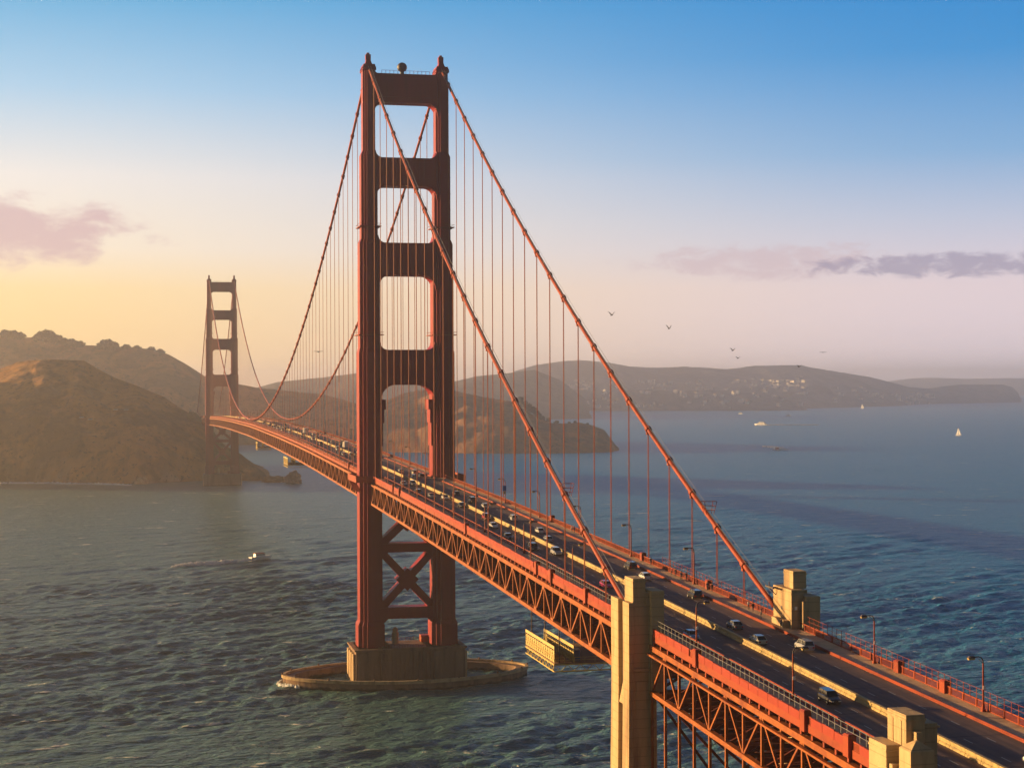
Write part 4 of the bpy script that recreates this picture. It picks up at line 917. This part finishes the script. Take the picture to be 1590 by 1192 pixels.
# ---------------------------------------------------------------- vehicles
def loft(q, st, m=0):
    """stations: (y, [(x,z)...half section bottom to top]) mirrored"""
    V = []; n = None
    for y, sec in st:
        ring = [(x, z) for x, z in sec]+[(-x, z) for x, z in reversed(sec)]; n = len(ring); V += [(x, y, z) for x, z in ring]
    F = []
    for i in range(len(st)-1):
        for k in range(n): F.append((i*n+k, i*n+(k+1) % n, (i+1)*n+(k+1) % n, (i+1)*n+k))
    F += [tuple(range(n)), tuple(reversed(range((len(st)-1)*n, len(st)*n)))]
    return q.add(V, F, m)
def car_tpl(kind):
    if kind == 'saloon': L, Wd, hb, hr, cab = 4.6, .90, .92, 1.44, (-1.95, -1.15, .45, 1.25)
    elif kind == 'suv': L, Wd, hb, hr, cab = 4.7, .95, 1.08, 1.74, (-2.2, -1.95, .55, 1.2)
    else: L, Wd, hb, hr, cab = 5.2, .98, 1.15, 2.0, (-2.45, -2.3, 1.1, 1.8)
    h = L/2; z0 = .28
    def sec(w, zt): return [(w*.88, z0), (w, z0+.12), (w, (z0+zt)/2), (w*.97, zt-.1), (w*.86, zt)]
    q = MB(); st = [(-h, sec(Wd*.82, hb*.80)), (-h+.12, sec(Wd*.93, hb*.95)), (-h+.6, sec(Wd, hb*1.0)), (cab[0], sec(Wd, hb)), (0, sec(Wd, hb)), (cab[3], sec(Wd, hb*.98)), (h-.7, sec(Wd*.97, hb*.88)), (h-.2, sec(Wd*.9, hb*.78)), (h, sec(Wd*.78, hb*.62))]
    loft(q, st); rw = Wd*.70; k = .045
    q.box(-rw, rw, cab[1]-.05, cab[2]+.1, hr-.05, hr)       # roof skin
    for s in (-1, 1):
        q.bar((s*(Wd*.87), cab[0]+.05, hb-.03), (s*rw, cab[1], hr-.03), .09, .07); q.bar((s*(Wd*.87), cab[3]-.02, hb-.03), (s*rw, cab[2]+.05, hr-.03), .09, .06)
        q.bar((s*(Wd*.885), (cab[1]+cab[2])/2, hb-.03), (s*(rw+.01), (cab[1]+cab[2])/2, hr-.03), .07, .1); q.box(s*(Wd+.02)-.1, s*(Wd+.02)+.1, cab[3]-.45, cab[3]-.25, hb-.02, hb+.14)
    body = q
    g = MB(); V = []
    for y, w, z in ((cab[0], Wd*.86, hb-.04), (cab[3], Wd*.86, hb-.04), (cab[2]+.05, rw-.01, hr-.045), (cab[1], rw-.01, hr-.045)): V += [(-w, y, z), (w, y, z)]
    g.add(V, [(0, 1, 3, 2), (2, 3, 5, 4), (4, 5, 7, 6), (6, 7, 1, 0), (0, 2, 4, 6), (1, 7, 5, 3)])
    wh = MB(); wh.tube([(-.1, 0, 0), (.1, 0, 0)], .33, 14); hub = MB(); hub.tube([(-.115, 0, 0), (.115, 0, 0)], .19, 10)
    hl = MB(); hl.box(-.2, .2, -.05, .05, -.08, .08); tl = MB(); tl.box(-.16, .16, -.04, .04, -.1, .1)
    d = dict(L=L, W=Wd, hb=hb, body=body, glass=g.mesh('window', M['glass']), wheel=wh.mesh('wheel', M['black']), hub=hub.mesh('rim', M['grey']), hl=hl.mesh('headlight', M['chrome']), tl=tl.mesh('tail_light', M['red']))
    return d
CT = {k: car_tpl(k) for k in ('saloon', 'suv', 'van')}; CBODY = {}
def car(x, y, kind, colr, north, label, group=None, parts=True, name='car', z=None, rz=None, cat=None):
    t = CT[kind]
    if (kind, colr) not in CBODY: CBODY[(kind, colr)] = t['body'].mesh('body', M['car_'+colr])
    zz = dk(y) if z is None else z
    e = empty(name, (x, y, zz+.01)); sl = math.atan((dk(y+2)-dk(y-2))/4) if z is None else 0
    e.rotation_euler = (sl if north else -sl, 0, 0 if north else math.pi) if rz is None else (0, 0, rz)
    tag(e, label, cat or {'saloon': 'car', 'suv': 'car', 'van': 'van'}[kind], group)
    def link(nm, me, loc=(0, 0, 0), par=e):
        o = bpy.data.objects.new(nm, me); COL.objects.link(o); o.parent = par; o.location = loc; return o
    link('body', CBODY[(kind, colr)]); link('window', t['glass'])
    if parts:
        for s in (-1, 1):
            for yy in (-t['L']*.30, t['L']*.31): w_ = link('wheel', t['wheel'], (s*(t['W']-.08), yy, .33)); link('rim', t['hub'], (0, 0, 0), w_)
            link('headlight', t['hl'], (s*t['W']*.58, t['L']/2-.02, t['hb']*.55)); link('tail_light', t['tl'], (s*t['W']*.66, -t['L']/2+.01, t['hb']*.68))
    return e
TR = [  # right carriageway heads away, left carriageway comes towards the viewer
 (4.9, -442.8, 'suv', 'white', 1, 'white car cut off by the right edge of the photo on the near roadway'),
 (-5.1, -404, 'suv', 'dark', 0, 'lone dark car with lit front just above the bottom edge pylon'),
 (6.9, -366, 'suv', 'silver', 1, 'pale silver car in the kerb lane below the right hand pylon'),
 (1.6, -359, 'saloon', 'cream', 1, 'cream saloon beside the median barrier, left of the silver car by the right hand pylon'),
 (2.8, -344.5, 'saloon', 'grey', 1, 'grey saloon half lost in the long pylon shadow beyond the barrier'),
 (-7.9, -352.5, 'saloon', 'blue', 0, 'pale blue saloon in the pylon shadow behind the lamp post by the left hand pylon'),
 (7.2, -310, 'suv', 'black', 1, 'black off road car in the kerb lane right of the left hand pylon top'),
 (5.4, -283, 'saloon', 'white', 1, 'white saloon showing just above the top of the left hand pylon'),
 (7.0, -267, 'suv', 'dark', 1, 'dark car with pale rear in the kerb lane by the fifth lamp post'),
 (-6.0, -293, 'saloon', 'pink', 0, 'bright pink saloon directly behind the foot of the left hand cable'),
 (-2.9, -239.5, 'suv', 'silver', 0, 'silver off road car hiding part of the barrier, nearest of its lane before the cable'),
 (-6.2, -230, 'suv', 'black', 0, 'black off road car in the outer left lane beside the silver off road car'),
 (1.5, -213.7, 'saloon', 'silver', 1, 'silver saloon just across the barrier from the black off road car'),
 (3.9, -195, 'saloon', 'white', 1, 'white saloon just ahead of the silver saloon across the barrier'),
 (-7.0, -206, 'saloon', 'black', 0, 'black saloon in the outer left lane in front of the white saloon'),
 (-5.3, -180.3, 'saloon', 'white', 0, 'white saloon in the left lanes beside the red car at the barrier'),
 (-2.7, -158.7, 'suv', 'red', 0, 'dark red car close against the barrier, half hiding it'),
 (4.0, -163.5, 'suv', 'white', 1, 'white off road car in the middle of the right lanes, level with the red car'),
 (3.7, -126, 'saloon', 'white', 1, 'white saloon in the right lanes beyond the white off road car'),
 (-2.6, -122, 'saloon', 'black', 0, 'black saloon against the barrier beyond the red car'),
 (3.2, -109, 'van', 'black', 1, 'tall black van in the right lanes just beyond the black saloon'),
 (3.4, -82, 'saloon', 'dark', 1, 'dark saloon in the right lanes closest behind the tall black van'),
 (-2.7, -95, 'saloon', 'white', 0, 'white saloon touching the barrier, first of the cars beyond the black saloon'),
 (-5.8, -87.5, 'saloon', 'silver', 0, 'silver saloon in the middle left lane near the tower'),
 (-8.0, -75.5, 'suv', 'grey', 0, 'grey car in the outer left lane nearest the near tower'),
 (-3.7, -38, 'suv', 'silver', 0, 'silver off road car abreast of a white one beside the near tower'),
 (-6.8, -37, 'saloon', 'white', 0, 'white saloon in the outer lane beside the silver off road car at the near tower'),
 (-7.8, -20, 'saloon', 'dark', 0, 'dark saloon in the outer left lane emerging from behind the left tower leg'),
 (1.4, -8.5, 'suv', 'white', 1, 'white off road car passing between the legs of the near tower'),
 (5.6, 13.5, 'van', 'cream', 1, 'cream van in the kerb lane just beyond the right tower leg'),
 (5.8, 0, 'saloon', 'dark', 1, 'dark saloon right behind the cream van at the right tower leg'),
 (2.3, 27, 'saloon', 'white', 1, 'white saloon alone in the right lanes beyond the near tower opening'),
]
for x, y, k, c, nth, lab in TR: car(x, y, k, c, bool(nth), lab, None, True, 'van' if k == 'van' else 'car')
rc = random.Random(3)
for i, (x, y) in enumerate([(-2.9, 135), (-5.8, 140), (2.4, 150), (4.5, 172), (-6.5, 150), (-3, 186), (2.5, 255), (5.3, 236), (-5.5, 238), (-2.8, 300), (-5.6, 330), (-2.7, 356), (2.2, 330), (5.1, 372), (-5.3, 410), (-2.7, 430), (2.2, 450), (-6, 452), (-3, 470), (-6, 486), (5.3, 470), (-2.9, 500), (-5.8, 512), (2.2, 520), (-3.0, 540), (-6, 552), (4.9, 560), (-2.8, 585), (2.3, 600), (-5.6, 612), (-2.8, 640), (4.8, 650), (2.4, 700), (-3, 730), (5, 780), (-5.7, 800), (2.4, 880), (-2.9, 930)]):
    car(x, y, rc.choice(['saloon', 'suv', 'saloon', 'van']), rc.choice(['white', 'white', 'silver', 'dark', 'black', 'cream', 'grey']), x > 0, 'tiny car in the queue of traffic on the main span beyond the near tower', 'distant cars on the main span', False, cat='car')
def truck(x, y, label, bus=False, col='white'):
    e = empty('bus' if bus else 'box_truck', (x, y, dk(y)), 0 if x > 0 else math.pi); tag(e, label, 'bus' if bus else 'truck')
    q = MB(); q.box(-1.25, 1.25, -5.2, 2.6 if not bus else 5.4, .9 if not bus else .4, 3.7 if not bus else 3.2); q.build('body' if bus else 'cargo_box', M['car_'+col], e, bevel=.08)
    if not bus:
        q = MB(); q.frustum((-1.15, 1.15, 2.75, 5.0, .6), (-1.1, 1.1, 2.8, 4.7, 1.6)); q.frustum((-1.1, 1.1, 2.8, 4.7, 1.6), (-1.0, 1.0, 2.9, 4.2, 2.7)); q.build('cab', M['car_silver'], e)
        q = MB(); q.add([(-.9, 4.74, 1.65), (.9, 4.74, 1.65), (.85, 4.27, 2.55), (-.85, 4.27, 2.55)], [(0, 1, 2, 3)]); q.build('windscreen', M['glass'], e)
    else:
        q = MB(); q.box(-1.27, 1.27, -5.0, 5.43, 1.6, 2.7); q.build('window', M['glass'], e)
    for s in (-1, 1):
        for yy in (-3.4, 3.7): q = MB(); q.tube([(s*1.15-.15, yy, .5), (s*1.15+.15, yy, .5)], .5, 12); q.build('wheel', M['black'], e)
truck(2.4, 393, 'white box truck farthest out on the main span'); truck(2.5, 200, 'white box truck just beyond the near tower on the main span')
truck(5.2, 128, 'dark bus in the right lanes just left of the near tower', True, 'dark')
for (u, v), lab in zip([(127, 651), (140, 654), (180, 640), (196, 640)], ['leftmost tiny white car on the headland hillside track', 'tiny white car right behind the leftmost one on the headland hillside', 'tiny white car higher on the headland hillside, left of a pair', 'tiny white car higher on the headland hillside, right of a pair']):
    V_, nv_, nf_ = H1; o_, d_ = CAM, None; best = None
    for p_ in V_:
        dv = Vector(p_)-CAM; z_ = dv.dot(fw)
        if z_ < 10: continue
        uu = 795+FPX*dv.dot(rt)/z_; vv = 596-FPX*dv.dot(up)/z_; dd = (uu-u)**2+(vv-v)**2
        if (best is None or dd < best[0]) and dv.length < 2450: best = (dd, p_)
    car(best[1][0], best[1][1]-3, 'van', 'white', True, lab, 'cars on the hillside track', False, z=best[1][2]+2.0, rz=math.pi/2, cat='car')

# ---------------------------------------------------------------- people on the right hand walkway
def person_mesh(pose, top):
    """one continuous skinned body: skin, shirt and trousers by height; hair is a child"""
    st = .32 if pose == 'walk' else .06
    J = dict(pel=(0, 0, .95), wa=(0, 0, 1.08), ch=(0, .02, 1.32), nk=(0, .02, 1.50), hd=(0, .05, 1.64), tp=(0, .04, 1.75))
    E = [('pel', 'wa'), ('wa', 'ch'), ('ch', 'nk'), ('nk', 'hd'), ('hd', 'tp')]
    Rr = dict(pel=.155, wa=.135, ch=.165, nk=.06, hd=.105, tp=.075)
    for s, n in ((-1, 'l'), (1, 'r')):
        J.update({n+'h': (s*.10, 0, .90), n+'k': (s*.11, s*st*.55+.04, .49), n+'a': (s*.11, s*st*1.0-.03, .08), n+'t': (s*.12, s*st*1.0+.13, .04),
            n+'s': (s*.19, .01, 1.42), n+'e': (s*.26, -s*st*.4-.02, 1.14), n+'w': (s*.26, -s*st*.9+.10, .90), n+'f': (s*.25, -s*st*.95+.14, .80)})
        E += [('pel', n+'h'), (n+'h', n+'k'), (n+'k', n+'a'), (n+'a', n+'t'), ('ch', n+'s'), (n+'s', n+'e'), (n+'e', n+'w'), (n+'w', n+'f')]
        Rr.update({n+'h': .10, n+'k': .065, n+'a': .045, n+'t': .04, n+'s': .07, n+'e': .045, n+'w': .034, n+'f': .03})
    names = list(J); me = bpy.data.meshes.new('tmp'); me.from_pydata([J[k] for k in names], [(names.index(a), names.index(b)) for a, b in E], [])
    o = bpy.data.objects.new('tmp', me); COL.objects.link(o); sk = o.modifiers.new('s', 'SKIN'); ss = o.modifiers.new('u', 'SUBSURF'); ss.levels = 1
    for i, k in enumerate(names): me.skin_vertices[0].data[i].radius = (Rr[k]*(1.25 if k in ('pel', 'wa', 'ch') else 1), Rr[k]); 
    me.skin_vertices[0].data[0].use_root = True
    dg = bpy.context.evaluated_depsgraph_get(); dg.update(); bm_ = bpy.data.meshes.new_from_object(o.evaluated_get(dg)); bpy.data.objects.remove(o); 
    bm_.name = 'person'; bm_.materials.clear()
    for k in ('skin', 'cl_'+top, 'denim', 'black'): bm_.materials.append(M[k])
    for f in bm_.polygons:
        c = f.center; f.use_smooth = True
        f.material_index = 3 if c.z < .09 else 2 if c.z < .97 and abs(c.x) < .215 else 1 if .97 <= c.z < 1.47 and not (abs(c.x) > .2 and c.z < 1.02) else 0
    return bm_
hairq = MB(); hairq.ball((0, .02, 1.70), .118, 6, sz=.95); HAIR = hairq.mesh('hair', M['hair'], True)
fq = MB(); fq.tube([(0, .145, 1.645), (0, .185, 1.615)], [.018, .024], 5); 
for s in (-1, 1): fq.ball((s*.04, .138, 1.66), .014, 4); fq.ball((s*.108, .045, 1.64), .026, 4)
fq.box(-.03, .03, .135, .15, 1.575, 1.583); FACE = fq.mesh('face', M['skin'], True)
PP = [(13.0, -263, 'walk', 'black', 0, 'person in black walking alone near the fifth lamp post'), (12.6, -279, 'stand', 'red', 1.6, 'person in a red top standing left of a dark group at the railing'), (12.8, -281, 'stand', 'black', -1.5, 'person in black standing next to the person in a red top'),
    (12.3, -286.5, 'stand', 'navy', 2.5, 'person in navy, left of two at the third lamp post'), (12.9, -288, 'walk', 'black', 0, 'person in black, right of two at the third lamp post'),
    (12.6, -302, 'walk', 'navy', 3.1, 'person in navy walking left of two between lamp post and pylon'), (12.9, -304, 'walk', 'black', 3.1, 'person in black walking right of two between lamp post and pylon'),
    (12.0, -327, 'stand', 'white', 3.0, 'person in a white top on the walkway just left of the right hand pylon'), (12.1, -329, 'walk', 'black', 0, 'person in black beside the person in a white top'),
    (10.6, -337.0, 'stand', 'grey', 1, 'person in grey at the foot of the right hand pylon'), (10.5, -346.8, 'walk', 'navy', 0, 'person in navy passing the shaded side of the right hand pylon'), (12.4, -196, 'walk', 'white', 0, 'person in a white top on the walkway beyond the left cable crossing'), (12.5, -198, 'walk', 'navy', 0, 'person in navy following on the walkway beyond the left cable crossing')]
PM = {}
for x, y, pose, top, rz, lab in PP:
    if (pose, top) not in PM: PM[(pose, top)] = person_mesh(pose, top)
    o = bpy.data.objects.new('person', PM[(pose, top)]); COL.objects.link(o); o.location = (x, y, dk(y)+.16); o.rotation_euler = (0, 0, rz); tag(o, lab, 'person')
    for nm, me in (('hair', HAIR), ('face', FACE)): h = bpy.data.objects.new(nm, me); COL.objects.link(h); h.parent = o

# ---------------------------------------------------------------- boats
def hull(L, B, H, sheer=.4):
    st = []
    for t in np.linspace(0, 1, 9):
        y = -L/2+L*t; w_ = B/2*(1-max(0, (t-.45)/.55)**2.2)+.02; st.append((y, [(w_*.35, -.5), (w_*.85, .1), (w_, H*(.8+sheer*t*t))]))
    q = MB(); loft(q, st); return q
def boat(loc, rz, L, B, H, cabins, label, cat='boat', name='motor_boat', cabm='boatwhite', mast=None):
    loc = (loc[0], loc[1], sea_z(loc[0], loc[1])+.8); e = empty(name, loc, rz); e.scale = (1.0, 1.0, 1.0); tag(e, label, cat); hull(L, B, H).build('hull', M['boatwhite'], e)
    for k, (y0, y1, w_, z0, z1) in enumerate(cabins):
        q = MB(); q.frustum((-w_, w_, y0, y1, z0), (-w_*.9, w_*.9, y0+.2, y1-.5, z1)); c = q.build('cabin' if k == 0 else 'upper_deck', M[cabm], e)
        q = MB(); q.frustum((-w_*.99, w_*.99, y0+.3, y1-.3, z0+(z1-z0)*.45), (-w_*.965, w_*.965, y0+.35, y1-.38, z0+(z1-z0)*.8)); q.build('window', M['glass'], c)
    if mast: q = MB(); q.tube([(0, mast[0], H), (0, mast[0], mast[1])], .1, 6); q.build('mast', M['grey'], e)
    return e
def wake(pts, w0, w1, label, seed):
    r = random.Random(seed); V = []; q = MB()
    for i, (x, y) in enumerate(pts):
        t = i/(len(pts)-1); a = Vector(pts[min(i+1, len(pts)-1)])-Vector(pts[max(0, i-1)]); a.normalize(); nrm = Vector((-a.y, a.x)); w_ = w0+(w1-w0)*t
        for k in range(int(34*(1-t*.7))+4):
            o = nrm*r.gauss(0, .42)*w_; l = r.uniform(.6, 2.6)*w0*.6; b = r.uniform(.15, .45)*w0
            p = Vector((x, y))+o+a*r.uniform(-4, 4)*w0*.4; z = .05+.002*r.randint(0, 40)
            poly = [p-a*l, p-a*l*.4+nrm*b, p+a*l*.5+nrm*b*.8, p+a*l, p+a*l*.3-nrm*b, p-a*l*.5-nrm*b*.7]
            zs = max(sea_z(p.x+dx_, p.y+dy_) for dx_ in (-1.7, 0, 1.7) for dy_ in (-1.7, 0, 1.7)); q.add([(v.x, v.y, zs-.5) for v in poly]+[(p.x, p.y, zs+.5+min(1.6, b*1.6)*r.uniform(.6, 1.5))], [(i, (i+1) % 6, 6) for i in range(6)])
    tag(q.build('wake', M['foam']), label, 'wake', kind='stuff')
# speedboat in the foreground, heading right
p1 = at(420, 868, 2, 0); p0 = at(300, 877, 2, 0); d = (p1-p0); rz = math.atan2(-d.x, d.y)
c0 = at(405, 869, 2, 0)
boat((c0.x, c0.y, 0), rz, 15, 4.2, 1.5, [(-4.5, 2.6, 1.5, 1.3, 3.2)], 'white motor boat with a tan cabin roof crossing left of the near tower pier')
q = MB(); q.frustum((-1.6, 1.6, -4.7, 2.5, 3.2), (-1.5, 1.5, -4.4, 2.0, 3.5)); o = q.build('cabin_roof', M['orange2']); o.parent = [b for b in bpy.data.objects if b.name == 'motor_boat'][0]
wake([tuple((c0.lerp(p0, t)).xy) for t in np.linspace(.0, 1.25, 22)], 1.5, 4.2, 'white foam wake trailing left behind the motor boat', 1)
c0 = at(1182, 660, 2, 0)
boat((c0.x, c0.y, 0), R(32), 44, 9, 3.0, [(-14, 11, 3.6, 2.2, 5.4), (-11, 7, 3.2, 5.4, 8.2)], 'cream double deck ferry with a straight wake on the open water', 'ferry', 'ferry', 'boatwhite')
wake([(c0.x+18+x, c0.y-x*.25) for x in np.linspace(0, 120, 16)], 7, 9, 'thin straight wake behind the cream ferry', 2)
c0 = at(1206, 699, 2, 0)
boat((c0.x, c0.y, 0), R(30), 19, 6, 1.6, [(-3.5, 2.0, 1.5, 1.4, 4.2)], 'white fishing boat with a red cabin throwing a curved wake', 'boat', 'fishing_boat', 'car_red', (0, 7))
wake([(c0.x+6+40*t, c0.y+130*t*t*1.2) for t in np.linspace(0, 1, 18)], 5, 12, 'curved white wake behind the boat with the red cabin', 3)
def sailboat(u, v, h, lab):
    c = at(u, v, 2, 0); e = empty('sailing_boat', (c.x, c.y, 0), R(16)); tag(e, lab, 'sailing boat', None); L = h*.85; hull(L, L*.28, 1.3).build('hull', M['boatwhite'], e)
    q = MB(); q.tube([(0, L*.08, 1), (0, L*.08, h)], .12, 6); q.build('mast', M['grey'], e)
    q = MB(); 
    def sail(P3):
        a, b, c_ = map(Vector, P3); V = []; n = 6
        for i in range(n+1):
            for j in range(n+1-i): t, s = i/n, j/n; p = a*(1-t-s)+b*t+c_*s; p.x += 1.1*math.sin(math.pi*min(1, t+s))*.9; V.append(p)
        idx = lambda i, j: sum(n+1-k for k in range(i))+j; F = []
        for i in range(n):
            for j in range(n-i):
                F.append((idx(i, j), idx(i+1, j), idx(i, j+1)))
                if j < n-i-1: F.append((idx(i+1, j), idx(i+1, j+1), idx(i, j+1)))
        q.add(V, F)
    sail([(0, L*.05, 2), (.8, -L*.42, 2.2), (0, L*.07, h*.97)]); q.build('mainsail', M['sail'], e); q = MB()
    sail([(0, L*.5, 1.6), (.5, L*.1, 2.0), (0, L*.1, h*.85)]); q.build('jib', M['sail'], e)
sailboat(1488, 676, 18, 'larger white sailing boat alone on the open water at the right'); sailboat(1339, 634, 24, 'tiny white sailing boat close under the houses of the far shore')
for u, v, lab in ((1224, 646, 'tiny white motor boat just off the tip of the low wooded point'), (1150, 643, 'tiny dark topped motor boat close under the low wooded point'), (1376, 627.5, 'tiny pale boat moored at the far shore right of the sailing boat')):
    c = at(u, v, 2, 0); boat((c.x, c.y, 0), R(30), 22, 6, 2.5, [(-7, 5, 2.4, 2, 5.5)], lab)

sh_ = [tuple(at(u, v+.6, 2, 0).xy) for u, v in [(-40, 750), (20, 750), (60, 750), (80, 750), (110, 751), (150, 751), (180, 752), (205, 753)]]
wake([((1-t)*a[0]+t*b_[0], (1-t)*a[1]+t*b_[1]) for a, b_ in zip(sh_, sh_[1:]) for t in (0, .25, .5, .75)], 2.2, 2.2, 'thin pale surf line along the foot of the headland', 7)
wake([(x*1.03, y*1.03) for x, y in oval(46.2, 25.2)[44:56]], .55, .7, 'white water breaking on the left end of the oval fender ring', 8)
# ---------------------------------------------------------------- birds
BS = [(950, 489, 'dark bird highest of the flock, nearest the right hand cable', .9, 1.0), (1039, 510, 'dark bird with raised wings, second from the left of the flock', 1.1, .9), (1138, 544, 'dark bird above another, upper of the close pair', .8, .85), (1146, 556, 'dark bird just below another, lower of the close pair', .6, .7),
    (1278, 547, 'thin distant bird with flat wings, rightmost of the flock', .1, .8), (1241, 569, 'dark bird in front of the far hill crest', .5, .8), (494, 546, 'bird with outspread wings between far and near tower', .12, 1.0)]
for u, v, lab, dih, s in BS:
    c = at(u, v, 1, -330); q = MB(); q.tube([(0, .32, 0), (0, .22, .01), (0, .05, 0), (0, -.2, 0), (0, -.42, .01)], [.02, .055, .085, .06, .015], 8)
    o = q.build('bird', M['bird'], smooth=True); o.location = c; o.scale = (s*1.2, s*1.2, s*1.2); o.rotation_euler = (R(10), 0, R(200 if dih > .3 else 160)); tag(o, lab, 'bird', 'birds in flight')
    for sd in (-1, 1):
        q = MB(); pr = [(.04, 0, .13, -.10), (.30, .30*dih*.9, .14, -.07), (.52, .5*dih, .09, -.05), (.72, .52*dih, .0, -.06)]
        V = []
        for x, z, ya_, yb_ in pr: V += [(sd*x, ya_, z+.012), (sd*x, yb_, z+.008), (sd*x, yb_, z-.008), (sd*x, ya_, z-.012)]
        F = [(4*i+k, 4*i+(k+1) % 4, 4*i+4+(k+1) % 4, 4*i+4+k) for i in range(3) for k in range(4)]+[(0, 1, 2, 3), (15, 14, 13, 12)]
        q.add(V, F); q.build('wing', M['bird'], o)

# ---------------------------------------------------------------- haze
hz = MB(); hz.box(-5200, 12200, -2700, 16700, -7.5, 262); h = hz.build('haze', M['white']); tag(h, kind='stuff')
hm = bpy.data.materials.new('air_haze'); hm.use_nodes = True; n = hm.node_tree; n.nodes.remove(n.nodes['Principled BSDF'])
pv = n.nodes.new('ShaderNodeVolumePrincipled'); pv.inputs['Color'].default_value = (1, .93, .89, 1); pv.inputs['Density'].default_value = .000112; pv.inputs['Anisotropy'].default_value = .75
n.links.new(pv.outputs[0], n.nodes['Material Output'].inputs['Volume']); h.data.materials.clear(); h.data.materials.append(hm)
h.display_type = 'WIRE'
